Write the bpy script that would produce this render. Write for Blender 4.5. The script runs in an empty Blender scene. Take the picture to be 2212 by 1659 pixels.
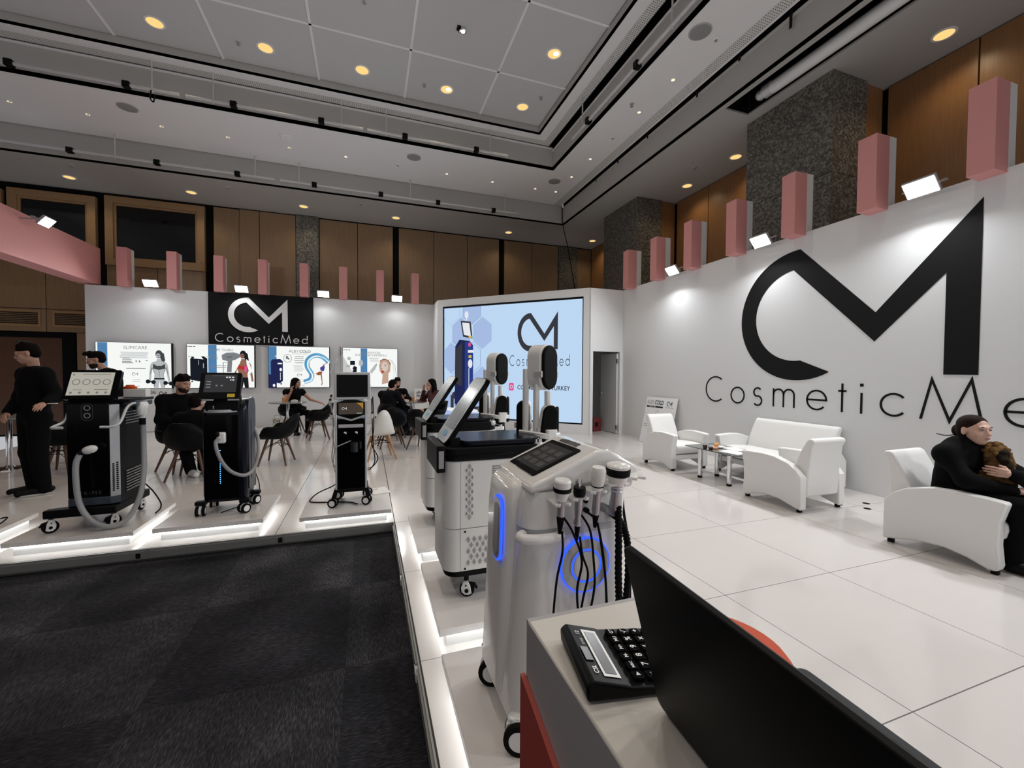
import bpy, bmesh, math, random
import numpy as np
from mathutils import Vector, Matrix

random.seed(7)
S = bpy.context.scene
C = S.collection
PI = math.pi
def R(d): return math.radians(d)

# ------------------------------------------------------------------ camera
cam_d = bpy.data.cameras.new('camera'); cam = bpy.data.objects.new('camera', cam_d); C.objects.link(cam)
CAM_YAW, CAM_PITCH, CAM_ROLL, CAM_H = R(19.12), R(-1.49), R(0.34), 1.47
fwd = Vector((math.sin(CAM_YAW)*math.cos(CAM_PITCH), math.cos(CAM_YAW)*math.cos(CAM_PITCH), math.sin(CAM_PITCH)))
rt = Vector((math.cos(CAM_YAW), -math.sin(CAM_YAW), 0)); upv = rt.cross(fwd)
rt2 = rt*math.cos(CAM_ROLL) + upv*math.sin(CAM_ROLL); up2 = rt2.cross(fwd)
m3 = Matrix((rt2, up2, -fwd)).transposed()
cam.matrix_world = Matrix.Translation((0, 0, CAM_H)) @ m3.to_4x4()
cam_d.sensor_width = 36; cam_d.lens = 900.6/2212*36; cam_d.clip_start = 0.02; cam_d.clip_end = 100
S.camera = cam

# ------------------------------------------------------------------ world, light, exposure
WORLD_STRENGTH = 0.60
FLOOD_W = 52
DOWN_W = 26
SPOT_W = 5
TRAY_W = 110
w = bpy.data.worlds.new('hall_ambient'); S.world = w; w.use_nodes = True
w.node_tree.nodes['Background'].inputs[0].default_value = (0.95, 0.96, 1.0, 1)
w.node_tree.nodes['Background'].inputs[1].default_value = WORLD_STRENGTH
S.view_settings.view_transform = 'Standard'; S.view_settings.look = 'None'
S.view_settings.gamma = 1; S.view_settings.use_curve_mapping = False
S.view_settings.exposure = -0.25

# ------------------------------------------------------------------ materials
def mat(name, col, rough=.5, metal=0., spec=.5, emit=None, es=0., alpha=1., coat=0., trans=0., bump=0., bscale=60., var=0., vscale=4., rvar=0.):
    m = bpy.data.materials.new(name); m.use_nodes = True
    nt = m.node_tree; b = nt.nodes['Principled BSDF']
    b.inputs['Base Color'].default_value = (*col, 1); b.inputs['Roughness'].default_value = rough
    b.inputs['Metallic'].default_value = metal; b.inputs['Specular IOR Level'].default_value = spec
    if emit: b.inputs['Emission Color'].default_value = (*emit, 1); b.inputs['Emission Strength'].default_value = es
    b.inputs['Alpha'].default_value = alpha; b.inputs['Coat Weight'].default_value = coat; b.inputs['Transmission Weight'].default_value = trans
    if bump or var or rvar:
        tc = nt.nodes.new('ShaderNodeTexCoord')
        if bump:
            n = nt.nodes.new('ShaderNodeTexNoise'); n.inputs['Scale'].default_value = bscale; n.inputs['Detail'].default_value = 3
            bp = nt.nodes.new('ShaderNodeBump'); bp.inputs['Strength'].default_value = bump; bp.inputs['Distance'].default_value = .01
            nt.links.new(tc.outputs['Object'], n.inputs['Vector']); nt.links.new(n.outputs['Fac'], bp.inputs['Height']); nt.links.new(bp.outputs['Normal'], b.inputs['Normal'])
        if var or rvar:
            n = nt.nodes.new('ShaderNodeTexNoise'); n.inputs['Scale'].default_value = vscale; n.inputs['Detail'].default_value = 5
            nt.links.new(tc.outputs['Object'], n.inputs['Vector'])
            if var:
                mx = nt.nodes.new('ShaderNodeMixRGB'); mx.inputs[1].default_value = (*[c*(1-var) for c in col], 1); mx.inputs[2].default_value = (*[min(1, c*(1+var)) for c in col], 1)
                nt.links.new(n.outputs['Fac'], mx.inputs[0]); nt.links.new(mx.outputs[0], b.inputs['Base Color'])
            if rvar:
                mr = nt.nodes.new('ShaderNodeMapRange'); mr.inputs[3].default_value = max(0, rough-rvar); mr.inputs[4].default_value = rough+rvar
                nt.links.new(n.outputs['Fac'], mr.inputs[0]); nt.links.new(mr.outputs[0], b.inputs['Roughness'])
    return m
def emat(name, col, s=1.):
    m = bpy.data.materials.new(name); m.use_nodes = True; nt = m.node_tree
    nt.nodes.remove(nt.nodes['Principled BSDF'])
    e = nt.nodes.new('ShaderNodeEmission'); e.inputs[0].default_value = (*col, 1); e.inputs[1].default_value = s
    nt.links.new(e.outputs[0], nt.nodes['Material Output'].inputs[0]); return m

M = {}
M['tile'] = mat('polished floor tile', (.63, .60, .585), .10, spec=.45, var=.025, vscale=2.2, rvar=.05)
M['joint'] = mat('dark tile joint', (.08, .075, .07), .8)
M['wall'] = mat('white booth panel', (.76, .77, .78), .62, bump=.05, bscale=160)
M['wall_trim'] = mat('white wall trim', (.74, .75, .75), .5)
M['pink'] = mat('dusty pink paint', (.68, .30, .29), .6, bump=.04, bscale=120)
M['lamwhite'] = mat('white laminate', (.80, .80, .795), .22, spec=.5)
M['lamtop'] = mat('glossy white platform top', (.70, .67, .655), .16, spec=.5, var=.03)
M['kick'] = mat('grey aluminium edge', (.30, .30, .29), .45, metal=.6)
M['dark'] = mat('black void', (.006, .006, .006), .9, spec=.1)
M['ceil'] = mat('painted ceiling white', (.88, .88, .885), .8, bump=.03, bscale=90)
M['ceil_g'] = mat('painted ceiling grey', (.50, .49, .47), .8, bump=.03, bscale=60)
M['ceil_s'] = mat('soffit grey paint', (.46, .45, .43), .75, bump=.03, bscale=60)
M['seam'] = mat('ceiling batten', (.90, .90, .90), .7)
M['cpanel'] = mat('grey white ceiling panel', (.62, .62, .625), .85, bump=.03, bscale=90)
M['railp'] = mat('light grey rail paint', (.62, .62, .62), .35, metal=.2)
M['frame'] = mat('window timber frame', (.36, .215, .105), .45, var=.12, vscale=9)
M['glassdark'] = mat('dark interpreter booth glass', (.005, .005, .006), .06, spec=.5)
M['steel'] = mat('brushed steel rail', (.55, .55, .56), .28, metal=1)
M['chrome'] = mat('chrome', (.80, .80, .82), .06, metal=1)
M['silver'] = mat('silver paint', (.52, .53, .56), .32, metal=.7)
M['silver_l'] = mat('light silver plastic', (.62, .62, .63), .35, metal=.25)
M['bgloss'] = mat('black gloss plastic', (.002, .002, .0025), .12, spec=.13)
M['bplast'] = mat('black plastic', (.0045, .0045, .005), .45, spec=.12)
M['bnavy'] = mat('navy black lacquer', (.004, .005, .012), .25, spec=.2)
M['slate'] = mat('slate blue grey plastic', (.045, .055, .075), .3)
M['brub'] = mat('black rubber', (.005, .005, .005), .7, spec=.1)
M['wplast'] = mat('white gloss plastic', (.86, .85, .83), .16, spec=.5, coat=.3)
M['wplast_m'] = mat('white matt plastic', (.82, .82, .81), .4)
M['gplast'] = mat('grey plastic', (.33, .33, .34), .4)
M['ghose'] = mat('grey hose', (.36, .36, .37), .45)
M['leather'] = mat('white faux leather', (.79, .79, .78), .42, bump=.06, bscale=200)
M['glass'] = mat('tinted table glass', (.30, .34, .34), .03, spec=.5, trans=.85)
M['clear'] = mat('clear plastic film', (.75, .75, .77), .15, alpha=.38)
M['blackfab'] = mat('black cloth', (.004, .004, .0048), .9, spec=.08, bump=.15, bscale=220)
M['blackfab2'] = mat('dark navy cloth', (.006, .0065, .009), .9, spec=.08, bump=.15, bscale=220)
M['burg'] = mat('burgundy knit', (.055, .010, .014), .85, bump=.2, bscale=180)
M['skin'] = mat('skin', (.46, .25, .175), .5, var=.06, vscale=20)
M['skin_l'] = mat('fair skin', (.60, .37, .285), .45, var=.05, vscale=20)
M['hair'] = mat('dark brown hair', (.006, .004, .0035), .8, spec=.06, bump=.4, bscale=150)
M['hair_r'] = mat('auburn brown hair', (.014, .0065, .0055), .75, spec=.10, bump=.4, bscale=150)
M['lip'] = mat('lip', (.33, .10, .085), .4)
M['eyew'] = mat('eye white', (.35, .33, .31), .3)
M['eyed'] = mat('eye iris', (.02, .012, .01), .15)
M['brow'] = mat('eyebrow', (.03, .02, .015), .8)
M['fur'] = mat('caramel dog fur', (.15, .082, .034), .95, spec=.05, bump=1., bscale=60, var=.55, vscale=38)
M['furd'] = mat('dark dog fur', (.022, .015, .011), .9, spec=.1, bump=1., bscale=90)
M['shoe_s'] = mat('pale shoe sole', (.45, .44, .42), .6)
M['wshoe'] = mat('white sneaker', (.72, .71, .69), .5)
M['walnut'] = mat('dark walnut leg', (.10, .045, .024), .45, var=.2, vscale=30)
M['oak'] = mat('oak leg', (.42, .225, .095), .45, var=.2, vscale=30)
M['blackshell'] = mat('black chair shell', (.0035, .004, .0046), .5, spec=.09)
M['blackshell2'] = mat('charcoal chair shell', (.020, .022, .026), .42, spec=.35)
M['whiteshell'] = mat('white chair shell', (.72, .71, .69), .35)
M['paper'] = mat('white paper', (.80, .80, .79), .6)
M['board'] = mat('white sign board', (.78, .78, .78), .35)
M['print'] = mat('black print', (.006, .006, .007), .7, spec=.2)
M['print_g'] = mat('grey print', (.30, .31, .33), .6)
M['print_w'] = mat('white lettering', (.80, .80, .80), .45)
M['red'] = mat('brick red panel', (.40, .065, .05), .45)
M['orange'] = mat('orange vinyl', (.55, .065, .010), .6, spec=.2)
M['deskg'] = mat('grey counter front', (.40, .39, .40), .4)
M['deskw'] = mat('cream counter top', (.67, .64, .59), .3, var=.02)
M['lcdoff'] = mat('switched off display', (.022, .024, .027), .28)
M['dimmark'] = mat('dim grey mark', (.055, .055, .06), .4)
M['coffee'] = mat('coffee', (.028, .012, .006), .2)
M['paste'] = mat('pastry crust', (.50, .25, .09), .7, var=.25, vscale=60, bump=.3)
M['card'] = mat('cardboard brown', (.25, .14, .075), .7)
M['red2'] = mat('dark red box', (.17, .025, .025), .6)
M['yellow'] = mat('yellow warning sticker', (.75, .55, .03), .5)
M['e_lens'] = emat('floodlight lens', (1, .99, .96), 28)
M['e_warm'] = emat('warm reflector glow', (1, .66, .24), 1.25)
M['e_warmhot'] = emat('hot lamp', (1, .85, .55), 9)
M['e_spot'] = emat('small spot glow', (1, .83, .50), 1.2)
M['e_led'] = emat('led strip', (.97, 1, .98), 11)
M['e_blue'] = emat('blue led', (.03, .10, 1), 1.7)
M['e_bluedot'] = emat('blue led dot', (.05, .22, 1), 7.0)
M['e_white'] = emat('backlit white film', (.95, .97, .95), 1.15)
M['e_side'] = emat('backlit film edge', (.95, .97, .95), .75)
M['e_pblue'] = emat('backlit blue print', (.12, .32, .62), .8)
M['e_pdark'] = emat('backlit dark print', (.02, .025, .04), .6)
M['e_pgrey'] = emat('backlit grey print', (.30, .32, .34), .8)
M['e_plgrey'] = emat('backlit light grey print', (.60, .63, .64), .9)
M['e_pskin'] = emat('backlit skin print', (.75, .50, .38), .85)
M['e_pskin2'] = emat('backlit brown skin print', (.42, .20, .13), .8)
M['e_pred'] = emat('backlit red print', (.62, .05, .04), .85)
M['e_porange'] = emat('backlit rust print', (.50, .14, .05), .8)
M['e_pcyan'] = emat('backlit sky blue print', (.16, .52, .85), .9)
M['e_pviolet'] = emat('backlit violet print', (.10, .08, .40), .8)
M['e_scr'] = emat('screen light blue', (.56, .75, .98), 1.08)
M['e_scrhex'] = emat('screen lilac hexagon', (.46, .60, .92), .98)
M['e_scrline'] = emat('screen hexagon line', (.30, .40, .74), .85)
M['e_scrnavy'] = emat('screen navy', (.022, .03, .12), .8)
M['e_scrnavy2'] = emat('screen bright navy', (.035, .07, .34), .8)
M['e_scrdark'] = emat('screen charcoal', (.06, .06, .075), .8)
M['e_scrwhite'] = emat('screen white', (.93, .96, 1), 1.0)
M['e_pink'] = emat('screen pink', (.95, .12, .42), .9)
M['e_tab'] = emat('tablet display', (.80, .76, .66), .62)
M['e_tabring'] = emat('tablet ring icon', (.34, .33, .30), .6)
M['e_tabdark'] = emat('dim tablet display', (.055, .052, .055), .8)
M['e_tabtxt'] = emat('tablet text', (.75, .76, .78), .9)
M['e_amber'] = emat('amber screen glow', (.65, .32, .06), .7)
M['e_dimamber'] = emat('dim display', (.075, .058, .045), .9)

def node_mat(name):
    m = bpy.data.materials.new(name); m.use_nodes = True
    return m, m.node_tree, m.node_tree.nodes['Principled BSDF'], m.node_tree.nodes.new('ShaderNodeTexCoord')
def ramp(nt, stops):
    r = nt.nodes.new('ShaderNodeValToRGB')
    while len(r.color_ramp.elements) < len(stops): r.color_ramp.elements.new(.5)
    for e, (p, c) in zip(r.color_ramp.elements, stops): e.position = p; e.color = (*c, 1)
    return r
# wood panelling with vertical grain
def wood(name, a, b_, rough=.42):
    m, nt, b, tc = node_mat(name)
    mp = nt.nodes.new('ShaderNodeMapping'); mp.inputs['Scale'].default_value = (14, 14, .6)
    n = nt.nodes.new('ShaderNodeTexNoise'); n.inputs['Scale'].default_value = 4; n.inputs['Detail'].default_value = 6
    r = ramp(nt, [(.3, a), (.7, b_)])
    nt.links.new(tc.outputs['Object'], mp.inputs[0]); nt.links.new(mp.outputs[0], n.inputs['Vector'])
    nt.links.new(n.outputs['Fac'], r.inputs[0]); nt.links.new(r.outputs[0], b.inputs['Base Color']); b.inputs['Roughness'].default_value = rough
    return m
M['wood'] = wood('oak veneer panel', (.25, .155, .085), (.32, .205, .115))
M['wood_r'] = wood('warm veneer panel', (.27, .13, .05), (.34, .17, .07), .33)
# granite
m, nt, b, tc = node_mat('grey granite')
n = nt.nodes.new('ShaderNodeTexVoronoi'); n.inputs['Scale'].default_value = 34
n2 = nt.nodes.new('ShaderNodeTexNoise'); n2.inputs['Scale'].default_value = 38; n2.inputs['Detail'].default_value = 4
ad = nt.nodes.new('ShaderNodeMixRGB'); ad.inputs[0].default_value = .6
r = ramp(nt, [(.33, (.05, .047, .04)), (.5, (.12, .115, .10)), (.66, (.25, .235, .205))])
nt.links.new(tc.outputs['Object'], n.inputs['Vector']); nt.links.new(tc.outputs['Object'], n2.inputs['Vector'])
nt.links.new(n.outputs['Color'], ad.inputs[1]); nt.links.new(n2.outputs['Fac'], ad.inputs[2]); nt.links.new(ad.outputs[0], r.inputs[0]); nt.links.new(r.outputs[0], b.inputs['Base Color'])
b.inputs['Roughness'].default_value = .35; M['granite'] = m
# carpet: mottled charcoal, laid as squares whose streaks turn by a quarter
m, nt, b, tc = node_mat('charcoal carpet squares')
ck = nt.nodes.new('ShaderNodeTexChecker'); ck.inputs['Scale'].default_value = 1.0
mpk = nt.nodes.new('ShaderNodeMapping'); mpk.inputs['Scale'].default_value = (1/.9, 1/.9, 1); mpk.inputs['Location'].default_value = (.13, .4, .5)
nt.links.new(tc.outputs['Object'], mpk.inputs[0]); nt.links.new(mpk.outputs[0], ck.inputs[0])
ns = []
for sc in ((18, 110, 1), (110, 18, 1)):
    mp = nt.nodes.new('ShaderNodeMapping'); mp.inputs['Scale'].default_value = sc
    nn = nt.nodes.new('ShaderNodeTexNoise'); nn.inputs['Scale'].default_value = 1.6; nn.inputs['Detail'].default_value = 5
    nt.links.new(tc.outputs['Object'], mp.inputs[0]); nt.links.new(mp.outputs[0], nn.inputs['Vector']); ns.append(nn)
mx = nt.nodes.new('ShaderNodeMixRGB'); nt.links.new(ck.outputs['Fac'], mx.inputs[0]); nt.links.new(ns[0].outputs['Fac'], mx.inputs[1]); nt.links.new(ns[1].outputs['Fac'], mx.inputs[2])
big = nt.nodes.new('ShaderNodeTexNoise'); big.inputs['Scale'].default_value = 2.0; big.inputs['Detail'].default_value = 3
nt.links.new(tc.outputs['Object'], big.inputs['Vector'])
mx2 = nt.nodes.new('ShaderNodeMixRGB'); mx2.inputs[0].default_value = .45; nt.links.new(mx.outputs[0], mx2.inputs[1]); nt.links.new(big.outputs['Fac'], mx2.inputs[2])
r = ramp(nt, [(.36, (.009, .009, .011)), (.52, (.030, .030, .035)), (.68, (.085, .085, .095))])
ck.inputs['Color1'].default_value = (1, 1, 1, 1); ck.inputs['Color2'].default_value = (.66, .66, .68, 1)
ml = nt.nodes.new('ShaderNodeMixRGB'); ml.blend_type = 'MULTIPLY'; ml.inputs[0].default_value = 1; nt.links.new(ck.outputs['Color'], ml.inputs[2])
nt.links.new(mx2.outputs[0], r.inputs[0]); nt.links.new(r.outputs[0], ml.inputs[1]); nt.links.new(ml.outputs[0], b.inputs['Base Color']); b.inputs['Roughness'].default_value = .95; b.inputs['Specular IOR Level'].default_value = .1
bp = nt.nodes.new('ShaderNodeBump'); bp.inputs['Strength'].default_value = .6; bp.inputs['Distance'].default_value = .004
nt.links.new(mx.outputs[0], bp.inputs['Height']); nt.links.new(bp.outputs[0], b.inputs['Normal']); M['carpet'] = m
# perforated air grille: rows of small dark holes
def dots(name, sx, sy, base):
    m, nt, b, tc = node_mat(name)
    mp = nt.nodes.new('ShaderNodeMapping'); mp.inputs['Scale'].default_value = (sx, sy, 1)
    v = nt.nodes.new('ShaderNodeVectorMath'); v.operation = 'FRACTION'
    v2 = nt.nodes.new('ShaderNodeVectorMath'); v2.operation = 'SUBTRACT'; v2.inputs[1].default_value = (.5, .5, 0)
    v3 = nt.nodes.new('ShaderNodeVectorMath'); v3.operation = 'MULTIPLY'; v3.inputs[1].default_value = (1, 1, 0)
    ln = nt.nodes.new('ShaderNodeVectorMath'); ln.operation = 'LENGTH'
    gt = nt.nodes.new('ShaderNodeMath'); gt.operation = 'GREATER_THAN'; gt.inputs[1].default_value = .22
    mxx = nt.nodes.new('ShaderNodeMixRGB'); mxx.inputs[1].default_value = (.02, .02, .02, 1); mxx.inputs[2].default_value = (*base, 1)
    nt.links.new(tc.outputs['Object'], mp.inputs[0]); nt.links.new(mp.outputs[0], v.inputs[0]); nt.links.new(v.outputs[0], v2.inputs[0]); nt.links.new(v2.outputs[0], v3.inputs[0])
    nt.links.new(v3.outputs[0], ln.inputs[0]); nt.links.new(ln.outputs['Value'], gt.inputs[0]); nt.links.new(gt.outputs[0], mxx.inputs[0]); nt.links.new(mxx.outputs[0], b.inputs['Base Color'])
    b.inputs['Roughness'].default_value = .7; return m
M['perf'] = dots('perforated grille', 27, 27, (.74, .74, .72))

# ------------------------------------------------------------------ mesh builder
class MB:
    def __init__(s): s.v = []; s.f = []
    def add(s, vs, fs, X=None):
        n = len(s.v)
        s.v += [tuple(X @ Vector(p)) for p in vs] if X is not None else [tuple(p) for p in vs]
        s.f += [tuple(i+n for i in f) for f in fs]; return s
    def box(s, x0, x1, y0, y1, z0, z1, X=None):
        return s.add([(x0,y0,z0),(x1,y0,z0),(x1,y1,z0),(x0,y1,z0),(x0,y0,z1),(x1,y0,z1),(x1,y1,z1),(x0,y1,z1)],
                     [(0,3,2,1),(4,5,6,7),(0,1,5,4),(1,2,6,5),(2,3,7,6),(3,0,4,7)], X)
    def prism(s, poly, d0, d1, plane='xy', X=None):
        n = len(poly)
        mk = {'xy': lambda a,b,d: (a,b,d), 'xz': lambda a,b,d: (a,d,b), 'yz': lambda a,b,d: (d,a,b)}[plane]
        vs = [mk(a,b,d0) for a,b in poly] + [mk(a,b,d1) for a,b in poly]
        fs = [tuple(range(n)), tuple(range(2*n-1, n-1, -1))] + [(i, i+n, (i+1)%n+n, (i+1)%n) for i in range(n)]
        return s.add(vs, fs, X)
    def loft(s, rings, cap=True, X=None):
        n = len(rings[0]); vs = [p for r in rings for p in r]; fs = []
        for k in range(len(rings)-1):
            for i in range(n):
                j = (i+1) % n; fs.append((k*n+i, k*n+j, (k+1)*n+j, (k+1)*n+i))
        if cap: fs.append(tuple(range(n-1, -1, -1))); fs.append(tuple((len(rings)-1)*n+i for i in range(n)))
        return s.add(vs, fs, X)
    def tube(s, pts, r, seg=8, closed=False, X=None):
        P = [Vector(p) for p in pts]; n = len(P); rs = r if isinstance(r, (list, tuple)) else [r]*n
        T = []
        for i in range(n):
            a = P[(i-1) % n] if (closed or i > 0) else P[i]; b = P[(i+1) % n] if (closed or i < n-1) else P[i]
            T.append((b-a).normalized())
        u = T[0].orthogonal().normalized(); rings = []
        for i in range(n):
            u = (u - T[i]*u.dot(T[i])).normalized(); w = T[i].cross(u)
            rings.append([tuple(P[i] + (u*math.cos(2*PI*k/seg) + w*math.sin(2*PI*k/seg))*rs[i]) for k in range(seg)])
        if closed: rings.append(rings[0]); return s.loft(rings, False, X)
        return s.loft(rings, True, X)
    def lathe(s, prof, seg=20, X=None):
        return s.loft([[(rr*math.cos(2*PI*k/seg), rr*math.sin(2*PI*k/seg), z) for k in range(seg)] for rr, z in prof], True, X)
    def ball(s, c, r, seg=14, X=None):
        r = r if isinstance(r, (list, tuple)) else (r, r, r); rings = []
        for i in range(1, seg//2):
            t = PI*i/(seg//2)
            rings.append([(c[0]+r[0]*math.sin(t)*math.cos(2*PI*k/seg), c[1]+r[1]*math.sin(t)*math.sin(2*PI*k/seg), c[2]-r[2]*math.cos(t)) for k in range(seg)])
        return s.loft(rings, True, X)
    def rbox(s, x0, x1, y0, y1, z0, z1, r, plane='xy', seg=5, X=None):
        a = {'xy': (x0,x1,y0,y1,z0,z1), 'xz': (x0,x1,z0,z1,y0,y1), 'yz': (y0,y1,z0,z1,x0,x1)}[plane]
        return s.prism(rrect(a[0], a[1], a[2], a[3], r, seg), a[4], a[5], plane, X)
    def build(s, name, m, parent=None, bevel=0., smooth=True, ang=38, world=False, seg=2, sub=0):
        me = bpy.data.meshes.new(name); vs = s.v
        if world and parent is not None:
            inv = wm(parent).inverted(); vs = [tuple(inv @ Vector(p)) for p in vs]
        me.from_pydata(vs, [], s.f); me.validate(clean_customdata=False)
        b = bmesh.new(); b.from_mesh(me); bmesh.ops.recalc_face_normals(b, faces=b.faces); b.to_mesh(me); b.free()
        me.materials.append(M[m] if isinstance(m, str) else m)
        if smooth:
            me.polygons.foreach_set('use_smooth', [True]*len(me.polygons)); me.set_sharp_from_angle(angle=R(ang))
        o = bpy.data.objects.new(name, me); C.objects.link(o)
        if parent is not None: o.parent = parent
        if bevel:
            bv = o.modifiers.new('bevel', 'BEVEL'); bv.width = bevel; bv.segments = seg; bv.limit_method = 'ANGLE'; bv.angle_limit = R(40); bv.harden_normals = False
        if sub:
            sb = o.modifiers.new('subsurf', 'SUBSURF'); sb.levels = sub; sb.render_levels = sub
        return o
def wm(o):
    m = o.matrix_basis.copy()
    return wm(o.parent) @ m if o.parent is not None else m
def rrect(x0, x1, y0, y1, r, seg=5):
    out = []
    for cx, cy, a in ((x1-r, y0+r, -90), (x1-r, y1-r, 0), (x0+r, y1-r, 90), (x0+r, y0+r, 180)):
        for k in range(seg+1):
            t = R(a + 90*k/seg); out.append((cx+r*math.cos(t), cy+r*math.sin(t)))
    return out
def circ(cx, cy, r, n=24, r2=None, a0=0):
    return [(cx+r*math.cos(2*PI*k/n+a0), cy+(r2 or r)*math.sin(2*PI*k/n+a0)) for k in range(n)]
def arc(cx, cy, r, a0, a1, n=16):
    return [(cx+r*math.cos(R(a0+(a1-a0)*k/n)), cy+r*math.sin(R(a0+(a1-a0)*k/n))) for k in range(n+1)]
def spline(pts, n=6):
    P = [Vector(p) for p in pts]; out = []
    for i in range(len(P)-1):
        a = P[i-1] if i > 0 else P[i]*2-P[i+1]; b, c = P[i], P[i+1]; d = P[i+2] if i+2 < len(P) else P[i+1]*2-P[i]
        for k in range(n):
            t = k/n; out.append(tuple(.5*((2*b)+(c-a)*t+(2*a-5*b+4*c-d)*t*t+(3*b-a-3*c+d)*t**3)))
    out.append(tuple(P[-1])); return out
def T(x, y, z, rx=0, ry=0, rz=0):
    return Matrix.Translation((x, y, z)) @ Matrix.Rotation(rz, 4, 'Z') @ Matrix.Rotation(ry, 4, 'Y') @ Matrix.Rotation(rx, 4, 'X')
def align(a, b):            # matrix with local z running from a to b
    a, b = Vector(a), Vector(b); q = (b-a).to_track_quat('Z', 'Y'); return Matrix.Translation(a) @ q.to_matrix().to_4x4()

def tag(o, label, cat, group=None):
    o['label'] = label; o['category'] = cat
    if group: o['group'] = group
    return o
def thing(name, label, cat, loc=(0, 0, 0), rz=0., group=None):
    o = bpy.data.objects.new(name, None); C.objects.link(o); o.empty_display_size = .1
    o.location = loc; o.rotation_euler = (0, 0, rz); return tag(o, label, cat, group)
def structure(o): o['kind'] = 'structure'; return o
def copy_tree(o, parent=None):
    c = o.copy(); C.objects.link(c); c.parent = parent
    for ch in list(o.children): copy_tree(ch, c)
    return c
def dup(o, loc, rz, label, group=None):
    c = copy_tree(o); c.location = loc; c.rotation_euler = (0, 0, rz); c['label'] = label
    if group: c['group'] = group
    return c
ORD = ['first', 'second', 'third', 'fourth', 'fifth', 'sixth', 'seventh', 'eighth', 'ninth', 'tenth', 'eleventh', 'twelfth', 'thirteenth', 'fourteenth']

# flat print: a frame (origin, u right, v up); shapes are thin slabs standing proud of it
class Frame:
    def __init__(s, o, u, v): s.o = Vector(o); s.u = Vector(u).normalized(); s.v = Vector(v).normalized(); s.n = s.u.cross(s.v)
    def p(s, a, b, t=0.): return tuple(s.o + s.u*a + s.v*b + s.n*t)
    def slab(s, mb, poly, t0, t1):
        n = len(poly); vs = [s.p(a, b, t0) for a, b in poly] + [s.p(a, b, t1) for a, b in poly]
        return mb.add(vs, [tuple(range(n-1, -1, -1)), tuple(range(n, 2*n))] + [(i, (i+1)%n, (i+1)%n+n, i+n) for i in range(n)])
    def shape(s, name, polys, m, parent, t=.003, t0=0.0):
        mb = MB()
        for q in polys: s.slab(mb, q, t0, t)
        return mb.build(name, m, parent, smooth=False, world=parent is not None)
    def text(s, name, txt, size, a, b, m, parent, t=.003, align_x='LEFT', bold=0., space=1., width=None):
        vs, fs = text_mesh(txt, size, align_x, bold, space)
        if not vs: return None
        if width:
            xs = [q[0] for q in vs]; k = width/max(1e-6, max(xs)-min(xs)); vs = [(q[0]*k, q[1]) for q in vs]
        mb = MB(); mb.add([s.p(a+q[0], b+q[1], t) for q in vs], fs)
        return mb.build(name, m, parent, smooth=False, world=parent is not None)
_tc = {}
def text_mesh(txt, size, align_x='LEFT', bold=0., space=1.):
    key = (txt, align_x, bold, space)
    if key not in _tc:
        cu = bpy.data.curves.new('t', 'FONT'); cu.body = txt; cu.size = 1; cu.align_x = align_x; cu.offset = bold; cu.space_character = space
        cu.resolution_u = 3; cu.fill_mode = 'FRONT' if hasattr(cu, 'fill_mode') else cu.fill_mode
        cu.dimensions = '2D'
        o = bpy.data.objects.new('t', cu); C.objects.link(o)
        dg = bpy.context.evaluated_depsgraph_get(); me = bpy.data.meshes.new_from_object(o.evaluated_get(dg))
        _tc[key] = ([(v.co.x, v.co.y) for v in me.vertices], [tuple(p.vertices) for p in me.polygons])
        bpy.data.objects.remove(o); bpy.data.meshes.remove(me); bpy.data.curves.remove(cu)
    vs, fs = _tc[key]
    return [(a*size, b*size) for a, b in vs], fs

# the stand's monogram: an open ring running into a zigzag, and its thin round lettering
def logo_poly():
    p = arc(0, 0, .94, 88, 299, 40) + [(.45, -.811), (.069, -.658)] + arc(-.01, .005, .662, 277, 95, 34)
    return p + [(.985, -.444), (1.642, .247), (1.643, -.848), (1.916, -.85), (1.911, .944), (.99, -.091), (.03, .938)]
LOGO = [((a+.94)/1.89, (b+.94)/1.89) for a, b in logo_poly()]      # height 1, width 1.511, corner at 0,0
def ribbon(pts, wd, closed=False):
    P = [Vector((a, b)) for a, b in pts]; n = len(P); L_, R_ = [], []
    for i in range(n):
        a = P[(i-1) % n] if (closed or i > 0) else P[i]; b = P[(i+1) % n] if (closed or i < n-1) else P[i]
        t1 = (P[i]-a).normalized() if (P[i]-a).length > 1e-9 else (b-P[i]).normalized()
        t2 = (b-P[i]).normalized() if (b-P[i]).length > 1e-9 else t1
        n1 = Vector((-t1.y, t1.x)); n2 = Vector((-t2.y, t2.x)); m_ = (n1+n2)
        m_ = m_.normalized() if m_.length > 1e-6 else n1
        k = wd/2/max(.3, m_.dot(n1)); L_.append(tuple(P[i]+m_*k)); R_.append(tuple(P[i]-m_*k))
    q = []
    for i in range(n if closed else n-1):
        j = (i+1) % n; q.append([R_[i], R_[j], L_[j], L_[i]])
    return q
XH = .615
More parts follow.
